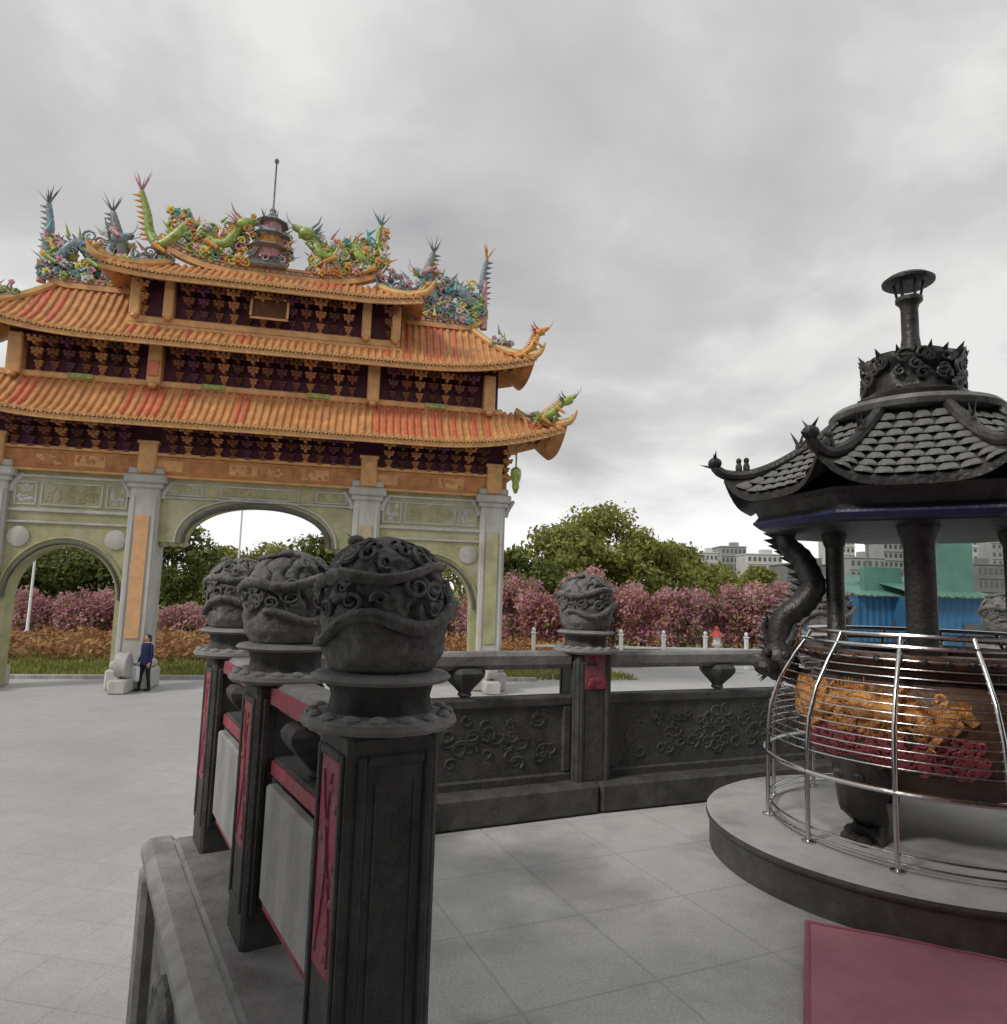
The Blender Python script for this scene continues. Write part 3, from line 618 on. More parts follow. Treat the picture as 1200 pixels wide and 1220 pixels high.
# ---- tiled roofs
def roof(tag_, Le, ye, ze, Lt, yt, zt, lift, red=(), step=.225, hole=0):
    sg_ = lambda t: .58*t+.42*t*t
    def zev(x): return ze+lift*max(0, (abs(x)/Le-.50)/.50)**2.4
    def yev(x): return ye+.16*max(0, (abs(x)/Le-.6)/.4)**2
    def pt(x, t, o=0):
        s_ = sg_(t); return (x, -(yev(x)+(yt-yev(x))*t), zev(x)*(1-s_)+zt*s_+o)
    def tmax(x): return 1.0 if abs(x) <= Lt else max(.0, (Le-abs(x))/(Le-Lt))
    n = 80; m = MB()
    for back in (False, True):
        P = []
        for i in range(n+1):
            x = lerp(-Le, Le, i/n); tm = max(tmax(x), .02); row = []
            for j in range(8):
                q = pt(x, tm*j/7); row.append((q[0], -q[1] if back else q[1], q[2]))
            P.append(row)
        m.grid(P)
    for sx in (-1, 1):                                                 # hipped end slopes
        P = []
        for i in range(25):
            r_ = lerp(-1, 1, i/24); row = []
            for j in range(7):
                t = j/6; s_ = sg_(t); yy = r_*(ye+.16+(yt-ye-.16)*t); row.append((sx*(Le-(Le-Lt)*t), yy, (ze+lift*abs(r_)**2.4)*(1-s_)+zt*s_))
            P.append(row)
        m.grid(P)
    rf = G(m, 'roof', 'orange_glaze', recalc=False, smooth=True)
    # tile rolls, eave discs and drip tiles
    for mm, flag in (('orange_glaze', False), ('red_tile', True)):
        m = MB(); k = 0; x = -Le+.12
        while x < Le-.1:
            rq = random.Random(int(x*1000)+int(ze*10)).random(); isred = (rq < .72 if any(a < x < b for a, b in red) else rq < .10); tm = tmax(x)
            if isred == flag and tm > .04:
                nn = max(3, int(9*tm)); r_ = .066; P = []
                for j in range(nn+1):
                    c = pt(x, tm*j/nn, .0); bump = .010 if j % 2 else 0
                    P.append([(c[0]+(r_+bump)*math.cos(PI*a/5), c[1]-(.35*(r_+bump))*math.sin(PI*a/5), c[2]+(r_+bump)*math.sin(PI*a/5)) for a in range(6)])
                m.grid(P)
            x += step
        if m.v: stuff(G(m, 'tile_rolls', mm, rf, True))
    m = MB(); x = -Le+.12
    while x < Le-.1:
        c = pt(x, 0, .02); m.lathe([(.078, -.03), (.082, .0), (.06, .025), (.045, .015), (.0001, .03)], 10, c=(c[0], c[1]-.02, c[2]), axis=(0, -1, -.1))
        m.add([(c[0]+step/2-.075, c[1]+.01, c[2]+.02), (c[0]+step/2+.075, c[1]+.01, c[2]+.02), (c[0]+step/2, c[1]-.01, c[2]-.13), (c[0]+step/2, c[1]-.035, c[2]-.02)], [(0, 1, 3), (0, 3, 2), (1, 2, 3)])
        x += step
    stuff(G(m, 'eave_tiles', 'gold_trim', rf, True))
    # fascia, soffit and rafters
    m = MB(); xs = [lerp(-Le+.06, Le-.06, i/70) for i in range(71)]
    m.sweep(lambda x: [(x, -yev(x)+.04, zev(x)-.05), (x, -yev(x)+.13, zev(x)-.05), (x, -yev(x)+.13, zev(x)-.20), (x, -yev(x)+.04, zev(x)-.20)], xs); G(m, 'fascia', 'gold_trim', rf)
    m = MB(); m.grid([[(x, -yev(x)+.12, zev(x)-.08), (x, -yev(x)*.55, zev(x)*.7+ze*.3+.12), (x, -.40, ze+.40)] for x in xs]); G(m, 'soffit', 'brown_dark', rf, recalc=False)
    m = MB(); x = -Le+.3
    while x < Le-.25:
        m.tube([(x, -yev(x)+.16, zev(x)-.13), (x, -.44, ze+.27)], .042, 6); x += .30
    stuff(G(m, 'rafters', 'orange_beam', rf))
    # hip ridges with curled tips
    for sx in (-1, 1):
        pts = []
        for j in range(14):
            t = 1-j/13; x = Le-(Le-Lt)*t; q = pt(x, t, .10); pts.append((sx*q[0], q[1], q[2]))
        q = pts[-1]; dx = .10
        for k in range(1, 6): pts.append((q[0]+sx*dx*k*.55, q[1]-.03*k, q[2]+.016*k*k))
        m = MB(); m.tube(pts, [.12]*14+[.11, .10, .085, .06, .03], 8); hp = G(m, 'hip_ridge', 'gold_trim', rf, True)
        m = MB(); m.tube([(a, b, c+.11) for a, b, c in pts[:-2]], .05, 6); G(m, 'ridge_cap', 'orn_green', rf, True)
        m = MB(); m.tube([(a, -b, c) for a, b, c in pts], [.12]*14+[.11, .10, .085, .06, .03], 8); G(m, 'hip_ridge', 'gold_trim', rf, True)
    return rf, pt, zev
rfL, ptL, zvL = roof('low', 9.65, 1.62, 7.94, 8.2, .42, 9.30, .78, red=((3.4, 5.0), (5.3, 7.3), (-3.6, -3.0)))
rfM, ptM, zvM = roof('mid', 8.55, 1.50, 10.46, 6.6, .05, 12.25, .50, red=((4.9, 6.6), (-7.0, -5.9)))
rfT, ptT, zvT = roof('top', 4.80, 1.75, 12.40, 3.30, .05, 13.42, .12, red=((.9, 2.3),))
# main ridges (swallow tails)
def ridge(x0, x1, z, h, upl, upr, parent, mats=('gold_trim', 'orn_green', 'orange_glaze')):
    xs = [lerp(x0, x1, i/40) for i in range(41)]
    def zz(x):
        t = (x-x0)/(x1-x0); return z+upl*max(0, 1-t/.35)**2.2+upr*max(0, (t-.65)/.35)**2.2
    for k, (o, hh, wd) in enumerate(((0, h*.45, .30), (h*.45, h*.35, .22), (h*.80, h*.20, .30))):
        m = MB(); m.sweep(lambda x: [(x, -wd/2, zz(x)+o), (x, wd/2, zz(x)+o), (x, wd/2, zz(x)+o+hh), (x, -wd/2, zz(x)+o+hh)], xs); G(m, ('ridge_base', 'ridge_band', 'ridge_cap')[k], mats[k], parent)
    m = MB(); random.seed(int(x0*77)); x = x0+.15
    while x < x1-.1: m.ell((x, -.125, zz(x)+h*.62), (.075, .04, .06), 8, 5); x += .2
    stuff(G(m, 'ridge_flowers', 'orn_pink', parent, True))
    return zz
rzT = ridge(-3.45, 3.45, 13.30, .42, .55, .55, rfT)
rzR = ridge(4.35, 7.15, 12.25, .36, 0, .50, rfM); rzL = ridge(-7.15, -4.35, 12.25, .36, .50, 0, rfM)

# ---- ridge ornaments
def curl(m, c, r, turns=1.4, n=14, rad=.03, dirx=1, tilt=0):
    pts = [(c[0]+dirx*r*(1-j/(n+3))*math.cos(j/n*turns*2*PI), c[1]+tilt*j/n, c[2]+r*(1-j/(n+3))*math.sin(j/n*turns*2*PI)) for j in range(n)]
    m.tube(pts, [rad*(1-.6*j/n) for j in range(n)], 6)
def dragon(path, rmax, head_dir, cols, parent, seed=0, name='ridge_dragon'):
    """path: control points (x,y,z), tail first; cols: body, fins, mane, legs"""
    random.seed(seed); cp = [Vector(p) for p in path]; pts = []
    for i in range(len(cp)-1):
        p0, p1, p2, p3 = cp[max(i-1, 0)], cp[i], cp[i+1], cp[min(i+2, len(cp)-1)]
        for k in range(8):
            t = k/8; pts.append(.5*((2*p1)+(p2-p0)*t+(2*p0-5*p1+4*p2-p3)*t*t+(3*p1-p0-3*p2+p3)*t**3))
    pts.append(cp[-1]); n = len(pts)
    rad = [rmax*(.22+.78*math.sin(PI*min(1, (i/n)*.80+.08)))*(1+.09*(i % 2)) for i in range(n)]
    m = MB(); m.tube(pts, rad, 9)
    h = pts[-1]; hd = Vector(head_dir).normalized(); rs = rmax
    m.ell(h+hd*rs*.6, (rs*1.7, rs*1.15, rs*1.15), 10, 7, Vector((hd.x, hd.y, hd.z)).to_track_quat('X', 'Z').to_matrix().to_4x4())
    m.tube([h+hd*rs*.8+Vector((0, 0, rs*.25)), h+hd*rs*2.6+Vector((0, 0, rs*.45)), h+hd*rs*3.1+Vector((0, 0, rs*.75))], [rs*.8, rs*.6, rs*.35], 8)
    m.tube([h+hd*rs*.7-Vector((0, 0, rs*.5)), h+hd*rs*2.1-Vector((0, 0, rs*.9))], [rs*.55, rs*.3], 8)
    body = G(m, name, cols[0], parent, True)
    m = MB()                                                           # dorsal fins
    for i in range(2, n-2, 2):
        t = (pts[i+1]-pts[i-1]).normalized(); u_ = Vector((0, 0, 1)) if abs(t.z) < .85 else Vector((-1 if hd.x > 0 else 1, 0, .2)); u_ = (u_-t*u_.dot(t)).normalized()
        m.spike(pts[i]+u_*rad[i]*.6, pts[i]+u_*(rad[i]+rmax*1.15)-t*rmax*.5, rmax*.45, t)
    stuff(G(m, 'dorsal_fins', cols[1], body))
    m = MB()                                                           # mane, horns, whiskers, tail flames
    for k in range(16):
        a = random.uniform(-1.9, 1.9); dv = (-hd*random.uniform(.6, 1.2)+Vector((0, math.sin(a)*.8, math.cos(a)))).normalized()
        m.spike(h+dv*rs*.5, h+dv*rs*random.uniform(2.0, 3.4), rs*.32, (0, 1, 0))
    for s_ in (-1, 1):
        b0 = h+Vector((0, s_*rs*.5, rs*.9)); m.tube([b0, b0-hd*rs*1.2+Vector((0, s_*rs*.5, rs*1.2)), b0-hd*rs*1.6+Vector((0, s_*rs*.8, rs*2.4))], [rs*.25, rs*.18, rs*.06], 6)
        b1 = h+hd*rs*2.6+Vector((0, s_*rs*.4, .0)); m.tube([b1, b1+hd*rs*1.2+Vector((0, s_*rs*.8, rs*.9)), b1+hd*rs*1.5+Vector((0, s_*rs*.9, rs*2.0))], [rs*.1, rs*.08, rs*.04], 5)
    tl = pts[0]; td = (pts[0]-pts[3]).normalized()
    for k in range(9):
        a = random.uniform(-1.1, 1.1); dv = (td+Vector((math.sin(a), random.uniform(-.3, .3), math.cos(a)*.4))).normalized(); m.spike(tl, tl+dv*rs*random.uniform(2.2, 4.2), rs*.4, (0, 1, 0))
    stuff(G(m, 'mane', cols[2], body))
    for f in (.30, .68):                                               # legs with claws
        for s_ in (-1, 1):
            i = int(n*f); b = pts[i]; d_ = Vector((hd.x*.6, 0, 0)); m = MB()
            k1 = b+Vector((hd.x*-.5*rs, s_*rs*1.4, -rs*.6)); k2 = k1+Vector((hd.x*rs*1.9, s_*rs*.5, -rs*1.2))
            m.tube([b, k1, k2], [rs*.7, rs*.5, rs*.3], 7)
            for c in (-1, 0, 1): m.spike(k2, k2+Vector((hd.x*rs*.9, c*rs*.5, -rs*.3)), rs*.16)
            G(m, 'leg', cols[3], body, True)
    return body
def clouds(x0, x1, zf, n, cols, parent, hmin=.1, hmax=.9, seed=1, y=0, sz=.16):
    random.seed(seed); ms = [MB() for _ in cols]
    for k in range(n):
        x = random.uniform(x0, x1); z = zf(x)+random.uniform(hmin, hmax)*random.random()**.7; m = ms[k % len(cols)]; q = random.random()
        c = (x, y+random.uniform(-.22, .22), z)
        if q < .30: curl(m, c, random.uniform(.6, 1.2)*sz, 1.4, 12, sz*.26, random.choice((-1, 1)))
        elif q < .55:
            for j in range(5):
                a = j*1.256; m.ell((c[0]+sz*.45*math.cos(a), c[1]-.03, c[2]+sz*.45*math.sin(a)), (sz*.34, sz*.22, sz*.34), 7, 4)
            m.ell((c[0], c[1]-.08, c[2]), sz*.25, 7, 4)
        else:
            a = random.uniform(.5, 2.6); L_ = random.uniform(1.4, 3.2)*sz; tip = (c[0]+L_*math.cos(a), c[1]+random.uniform(-.1, .1), c[2]+L_*math.sin(a)); m.spike(c, tip, sz*.38, (-math.sin(a), 0, math.cos(a)))
    for m, q in zip(ms, cols):
        if m.v: stuff(G(m, 'scroll_ornament', q, parent, True))
T = 13.65
for sg in (-1, 1):                                                     # pair of dragons facing the pagoda
    X = lambda *a: [(sg*p[0], p[1], p[2]) for p in a]
    dragon(X((4.42, .05, 15.85), (4.20, .08, 15.15), (4.05, .1, 14.45), (3.70, .0, 14.05), (3.25, -.10, 14.35), (2.85, 0, 14.85), (2.45, .1, 14.75), (2.10, -.05, 14.35), (1.70, -.15, 14.30), (1.40, -.1, 14.75), (1.25, -.12, 15.05)) if sg < 0 else
           X((3.30, .05, 15.75), (3.25, .08, 15.15), (3.35, .1, 14.55), (3.05, .0, 14.15), (2.7, -.10, 14.4), (2.35, 0, 14.85), (1.95, .1, 14.7), (1.7, -.05, 14.3), (1.35, -.15, 14.35), (1.15, -.1, 14.75), (1.0, -.12, 15.0)),
           .20, (-sg, -.1, .15), ('orn_green', 'orn_gold', 'orn_pink' if sg < 0 else 'orn_blue', 'orn_gold'), None, 3+sg)
    clouds(min(sg*1.0, sg*3.5), max(sg*1.0, sg*3.5), lambda x: rzT(x)+.36, 330, ['orn_green', 'orn_yellow', 'orn_pink', 'orn_white', 'orn_green', 'orn_teal', 'orn_gold'], rfT, 0, 1.5, 11+sg, sz=.19)
    clouds(min(sg*3.3, sg*4.4), max(sg*3.3, sg*4.4), lambda x: 13.1, 80, ['orn_grey', 'orn_pink', 'orn_blue'], rfT, 0, 1.1, 21+sg, sz=.18)
    # wing dragons and riders
    dragon(X((7.05, 0, 15.0), (6.95, .05, 14.3), (6.95, .1, 13.6), (6.65, 0, 13.2), (6.3, -.1, 13.55), (6.0, 0, 13.75), (5.65, .1, 13.35), (5.35, 0, 13.25), (5.1, -.1, 13.7), (5.02, -.1, 14.05)),
           .18, (-sg, -.1, .1), ('orn_blue', 'orn_grey', 'orn_gold' if sg > 0 else 'orn_grey', 'orn_green'), None, 33+sg)
    clouds(min(sg*4.5, sg*7.0), max(sg*4.5, sg*7.0), lambda x: 12.55, 330, ['orn_green', 'orn_grey', 'orn_white', 'orn_teal', 'orn_blue', 'orn_yellow', 'orn_pink'], rfM, 0, 1.7, 41+sg, sz=.18)
    dragon(X((5.15, -.1, 14.95), (5.0, -.1, 14.4), (4.85, -.05, 13.9), (4.75, 0, 13.4), (4.9, 0, 12.9)), .18, (-sg*.6, 0, .5), ('orn_grey', 'orn_grey', 'orn_grey', 'orn_pink'), None, 55+sg, 'ridge_figure')
    m = MB(); m.tube([(sg*7.02, 0, z) for z in (12.4, 13.2, 14.2)], [.14, .12, .09], 8); G(m, 'ridge_pinnacle', 'orn_pink', rfM, True)
    # eave end beasts
    clouds(min(sg*7.2, sg*7.9), max(sg*7.2, sg*7.9), lambda x: 11.62, 22, ['orn_pink', 'orn_green', 'orn_white', 'orn_grey'], rfM, 0, .4, 61+sg, y=-.7, sz=.13)
    dragon(X((7.9, -1.3, 11.05), (8.15, -1.45, 11.10), (8.4, -1.55, 11.30), (8.55, -1.6, 11.62), (8.6, -1.6, 11.85)), .12, (sg, -.1, .3), ('orn_gold', 'orn_gold', 'orn_red', 'orn_gold'), None, 71+sg, 'eave_beast')
    dragon(X((8.55, -1.45, 8.95), (8.85, -1.5, 8.98), (9.15, -1.6, 9.15), (9.4, -1.65, 9.4), (9.6, -1.65, 9.55)), .13, (sg, -.1, .5), ('orn_green', 'orn_gold', 'orn_grey', 'orn_gold'), None, 81+sg, 'eave_beast')
    clouds(min(sg*8.4, sg*9.4), max(sg*8.4, sg*9.4), lambda x: 8.80, 26, ['orn_green', 'orn_gold', 'orn_green', 'orn_grey'], rfL, 0, .45, 91+sg, y=-1.4, sz=.12)
    dragon(X((4.25, -1.5, 12.66), (4.5, -1.6, 12.70), (4.72, -1.7, 12.80), (4.85, -1.75, 12.98)), .08, (sg, -.1, .3), ('orn_gold', 'orn_gold', 'orn_green', 'orn_gold'), None, 95+sg, 'eave_beast')
# pagoda on the centre of the ridge
x0 = -.3
m = MB(); m.box((x0, 0, 13.80), (1.15, .7, .30), b=.06); pg = G(m, 'pagoda', 'orn_grey')
zb = 13.95
for k, (w, mm, mr) in enumerate(((1.25, 'orn_pink', 'orn_grey'), (1.05, 'orn_gold', 'orn_blue'), (.85, 'orn_pink', 'orn_grey'))):
    m = MB(); m.lathe([(w*.40, zb), (w*.40, zb+.30)], 8, c=(x0, 0, 0), ph=PI/8); G(m, 'pagoda_storey', mm, pg)
    m = MB(); m.lathe([(w*.66, zb+.30), (w*.64, zb+.34), (w*.46, zb+.42), (w*.34, zb+.50)], 8, c=(x0, 0, 0), ph=PI/8)
    for j in range(8):
        a = PI/8+j*PI/4; m.spike((x0+w*.6*math.cos(a), w*.6*math.sin(a), zb+.33), (x0+w*.86*math.cos(a), w*.86*math.sin(a), zb+.52), .05)
    G(m, 'pagoda_roof', mr, pg); zb += .50
m = MB(); m.lathe([(.10, zb), (.16, zb+.10), (.10, zb+.22), (.12, zb+.30), (.035, zb+.42), (.028, 17.45), (.07, 17.50), (.08, 17.58), (.0001, 17.68)], 12, c=(x0, 0, 0)); G(m, 'finial_rod', 'orn_grey', pg, True)
clouds(-1.05, .45, lambda x: 13.85, 90, ['orn_grey', 'orn_white', 'orn_pink', 'orn_gold'], rfT, 0, 1.6, 101, y=-.2, sz=.14)

# ---------------------------------------------------------------- incense burner on its round platform
mat('glint_blue', (.03, .03, .11), rough=.4, var=.3, scale=7, bump=.2)
m = MB(); m.lathe([(1.13, 0.001), (1.13, .17), (1.145, .175), (1.15, .19), (1.145, .208), (1.12, .22), (.0001, .221)], 96)
m.cur = 0; plat = m.build('burner_platform', ['platform_side', 'platform_top'], loc=(2.45, 4.25, 0), smooth=True, ang=30)
for p in plat.data.polygons:
    if p.normal.z > .5: p.material_index = 1
tag(plat, 'low round dark granite platform with a pale top under the bronze incense burner', 'platform')
BC = Vector((2.55, 4.20, .22)); BA = -math.atan2(2.55, 4.20)
bur = empty('incense_burner', BC, BA); tag(bur, 'dark bronze roofed incense burner with dragon handle and gold relief inside a steel guard', 'incense burner')
Z0 = .22                                                               # heights below are above the terrace
bur_off = Matrix.Translation((0, 0, -Z0))
def Bd(m, name, mats, parent=None, smooth=False, **k):
    if parent is None or parent is bur: return m.build(name, mats, bur, smooth, **k)
    return m.build(name, mats, parent, smooth, **k)
def BM(): q = MB(); q.M = bur_off.copy(); return q
POT = [(.05, .43), (.30, .44), (.46, .49), (.60, .60), (.685, .74), (.715, .88), (.69, 1.0), (.62, 1.08), (.565, 1.12), (.56, 1.15), (.62, 1.17), (.67, 1.185), (.685, 1.21), (.68, 1.245), (.62, 1.25), (.56, 1.22), (.54, 1.16)]
def potr(z):
    for (r0, z0), (r1, z1) in zip(POT[:10], POT[1:10]):
        if z0 <= z <= z1: return lerp(r0, r1, (z-z0)/(z1-z0))
    return .56
def pp(a, z, o=0):                                                     # a=0 faces the terrace visitor; positive to their right
    r = potr(z)+o; return Vector((r*math.sin(a), -r*math.cos(a), z))
m = BM(); m.lathe(POT, 64); pot = Bd(m, 'pot', 'pot_bronze', smooth=True, ang=35)
m = BM(); m.lathe([(.56, 1.17), (.3, 1.185), (.0001, 1.19)], 32); Bd(m, 'ash_bed', 'ash', pot, True)
m = BM()
for k in range(40): a = 2*PI*k/40; m.ell((.685*math.sin(a), .685*math.cos(a), 1.215), (.028, .028, .022), 7, 5)
stuff(Bd(m, 'rim_studs', 'bronze', pot, True))
def relief_dragon(a0, a1, z0, amp, r, mm, seed, name):
    random.seed(seed); n = 60; m = BM(); pts = []
    for i in range(n): t = i/(n-1); pts.append(pp(lerp(a0, a1, t), z0+amp*math.sin(t*9.5)+.03*t, .005))
    m.tube(pts, [r*(.35+.65*math.sin(PI*min(1, t_*1.1+.05)))*(1+.1*(i % 2)) for i, t_ in enumerate([i/(n-1) for i in range(n)])], 8)
    for i in range(3, n-3, 2):
        o = Vector((pts[i].x, pts[i].y, 0)).normalized(); m.spike(pts[i]+Vector((0, 0, r*.6)), pts[i]+Vector((0, 0, r*1.7))+o*.012, r*.4)
    h = pts[-1]; m.ell(h, (r*1.9, r*1.5, r*1.5), 10, 7); m.ell(h+Vector((r*1.6, -r*.4, -r*.2)), (r*1.2, r, r*.8), 8, 6)
    for k in range(12): a = random.uniform(0, 6.28); m.spike(h, h+Vector((math.cos(a), -.35, math.sin(a)))*r*3.0, r*.5)
    for f in (.25, .5, .75):
        b = pts[int(n*f)]; q = b+Vector((random.uniform(-.05, .05), -.02, -.09)); m.tube([b, (b+q)/2+Vector((.03, -.01, 0)), q], [r*.6, r*.5, r*.3], 6)
        for c in (-1, 0, 1): m.spike(q, q+Vector((c*.025, -.01, -.03)), r*.25)
    return Bd(m, name, mm, pot, True)
relief_dragon(-1.25, -.40, .94, .05, .056, 'burner_gold', 1, 'gold_dragon_relief')
relief_dragon(.30, -.22, .92, .045, .050, 'burner_gold', 2, 'gold_dragon_relief')
m = BM(); random.seed(19)
for k in range(110):
    a = random.uniform(-1.3, .12); z = random.uniform(.84, 1.04); r = random.uniform(.02, .045); p0 = random.uniform(0, 6)
    m.tube([pp(a+r*(1-j/12)*math.cos(p0+j*.7)/.7, min(1.07, z+r*(1-j/12)*math.sin(p0+j*.7)), .002) for j in range(10)], .012, 5)
stuff(Bd(m, 'gold_cloud_relief', 'burner_gold', pot, True))
m = BM(); random.seed(9)
for k in range(150):
    a = random.uniform(-1.1, .42); z = random.uniform(.66, .82); r = random.uniform(.02, .045); p0 = random.uniform(0, 6)
    m.tube([pp(a+r*(1-j/12)*math.cos(p0+j*.7)/.7, z+r*(1-j/12)*math.sin(p0+j*.7), .004) for j in range(10)], .010, 5)
stuff(Bd(m, 'red_cloud_relief', 'burner_red', pot, True))
m = BM(); m.lathe([(potr(.645)+.002, .63), (potr(.645)+.015, .645), (potr(.66)+.002, .665)], 48); m.lathe([(.60, 1.085), (.612, 1.097), (.585, 1.11)], 48); Bd(m, 'moulding', 'bronze', pot, True)
for k in range(3):                                                     # beast legs
    a = R(-32+120*k); d = Vector((math.sin(a), -math.cos(a), 0)); m = BM()
    m.tube([d*.42+Vector((0, 0, .62)), d*.60+Vector((0, 0, .55)), d*.60+Vector((0, 0, .42)), d*.52+Vector((0, 0, .32)), d*.56+Vector((0, 0, .25)), d*.60+Vector((0, 0, .225))], [.17, .16, .12, .085, .10, .11], 12)
    for c in (-1, 0, 1):
        p = d*.66+Vector((-d.y, d.x, 0))*c*.05; m.ell((p.x, p.y, .243), (.04, .04, .026), 7, 5)
    for s_ in (-1, 1): p = d*.70+Vector((-d.y, d.x, 0))*s_*.06; m.ell((p.x, p.y, .58), (.035, .035, .03), 7, 5)
    Bd(m, 'leg', 'bronze', smooth=True)
for sx in (-1, 1):                                                     # dragon handles
    m = BM(); cp = [Vector(q) for q in ((.60, -.10, 1.02), (.74, -.12, 1.06), (.80, -.12, 1.20), (.78, -.10, 1.38), (.66, -.06, 1.50), (.60, -.02, 1.62), (.66, 0, 1.78), (.76, 0, 1.90), (.74, 0, 2.02))]; pts = []
    for i in range(len(cp)-1):
        p0, p1, p2, p3 = cp[max(i-1, 0)], cp[i], cp[i+1], cp[min(i+2, len(cp)-1)]
        for k in range(6): t = k/6; pts.append(.5*((2*p1)+(p2-p0)*t+(2*p0-5*p1+4*p2-p3)*t*t+(3*p1-p0-3*p2+p3)*t**3))
    pts = [Vector((sx*p.x, p.y, p.z)) for p in pts]; n = len(pts)
    m.tube(pts, [.070*(.75+.35*math.sin(PI*i/n))*(1+.08*(i % 2)) for i in range(n)], 10)
    for i in range(2, n-1, 2): m.spike(pts[i]+Vector((sx*.05, 0, 0)), pts[i]+Vector((sx*.15, 0, .02)), .035, (0, 0, 1))
    hd = Bd(m, 'dragon_handle', 'bronze', smooth=True)
    m = BM(); h = Vector((sx*.79, -.16, 1.13)); m.ell(h, (.12, .12, .13), 12, 8); m.ell(h+Vector((sx*.06, -.11, -.03)), (.08, .09, .06), 10, 6)
    for s_ in (-1, 1): m.ell(h+Vector((s_*.05, -.10, .05)), (.028, .028, .028), 8, 6); m.tube([h+Vector((s_*.05, 0, .10)), h+Vector((s_*.10, .03, .20)), h+Vector((s_*.08, .05, .28))], [.025, .02, .008], 6)
    random.seed(3)
    for k in range(20): a = random.uniform(0, 6.28); m.spike(h+Vector((0, .03, 0)), h+Vector((math.cos(a)*.19, .02, math.sin(a)*.19)), .03)
    Bd(m, 'dragon_head', 'bronze', hd, True)
for k in range(4):                                                     # four columns on the rim
    a = PI/2*k; c = (.47*math.sin(a), -.47*math.cos(a), 0); w = .155 if k % 2 == 0 else .11; m = BM()
    m.lathe([(w*.72, 1.22), (w*.72, 1.27), (w*.5, 1.30), (w*.5, 1.86), (w*.62, 1.89), (w*.7, 1.94), (w*.7, 1.97)], 20, c=c)
    Bd(m, 'column', 'bronze', smooth=True)
# roof : octagonal, hips swept up to the tips
ZM = lambda t: 2.665-.53*t**.85
ZH = lambda t: 2.68-.55*t**.8+.16*t**4
def facet_pt(k, s_, t, o=0):
    a0 = R(-22.5+45*k); a1 = a0+R(45); r = lerp(.40, 1.10+.05*abs(2*s_-1)**3, t)
    A, B_ = Vector((r*math.sin(a0), -r*math.cos(a0), 0)), Vector((r*math.sin(a1), -r*math.cos(a1), 0)); p = A.lerp(B_, s_)
    w = abs(2*s_-1)**4; p.z = lerp(ZM(t), ZH(t), w)+o; return p
m = BM()
for k in range(8):
    for o in (0, -.035): m.grid([[facet_pt(k, i/14, j/12, o) for j in range(13)] for i in range(15)])
    m.grid([[facet_pt(k, i/14, 1, 0), facet_pt(k, i/14, 1, -.035)] for i in range(15)])
br = Bd(m, 'roof', 'bronze', smooth=True, recalc=False)
mt = MB(); n = 10; shp = [(-.5, .15), (-.5, -.2), (-.36, -.42), (0, -.56), (.36, -.42), (.5, -.2), (.5, .15), (.25, .35), (-.25, .35)]
for zz in (0, 1):
    mt.v += [(x*(1 if zz == 0 else .9), y*(1 if zz == 0 else .93), (.10 if zz else 0)+(.22*(1-4*x*x))) for x, y in shp]
nn = len(shp); mt.f = [tuple(range(nn))[::-1], tuple(range(nn, 2*nn))]+[(i, (i+1) % nn, nn+(i+1) % nn, nn+i) for i in range(nn)]; mt.mi = [0]*len(mt.f)
ME_TILE = mt.mesh('roof_tile', 'bronze_tile', True, ang=50); far = MB()
for k in range(8):
    rows = 8
    for j in range(rows):
        t = .07+.90*(j+.5)/rows; wd = (facet_pt(k, .97, t)-facet_pt(k, .03, t)).length; cnt = max(3, round(wd/.095))
        for i in range(cnt):
            s_ = .04+.92*((i+.5)/cnt); p = facet_pt(k, s_, t, .004); dx = (facet_pt(k, min(1, s_+.02), t)-facet_pt(k, max(0, s_-.02), t)).normalized(); dd = (facet_pt(k, s_, min(1, t+.03))-facet_pt(k, s_, t-.03)).normalized()
            nz = dx.cross(-dd).normalized(); dy = nz.cross(dx); M_ = Matrix.Translation(p-Vector((0, 0, Z0))) @ Matrix((dx, dy, nz)).transposed().to_4x4() @ Matrix.Rotation(-.14, 4, 'X') @ Matrix.Diagonal((wd*.92/cnt*1.04, .105, .06, 1))
            if k in (0, 1, 6, 7):
                o = link('roof_tile', ME_TILE, br); o.matrix_local = M_
            else:
                far.M = M_; far.add(mt.v, mt.f)
far.M = None; stuff(Bd(far, 'roof_tiles', 'bronze_tile', br, True))
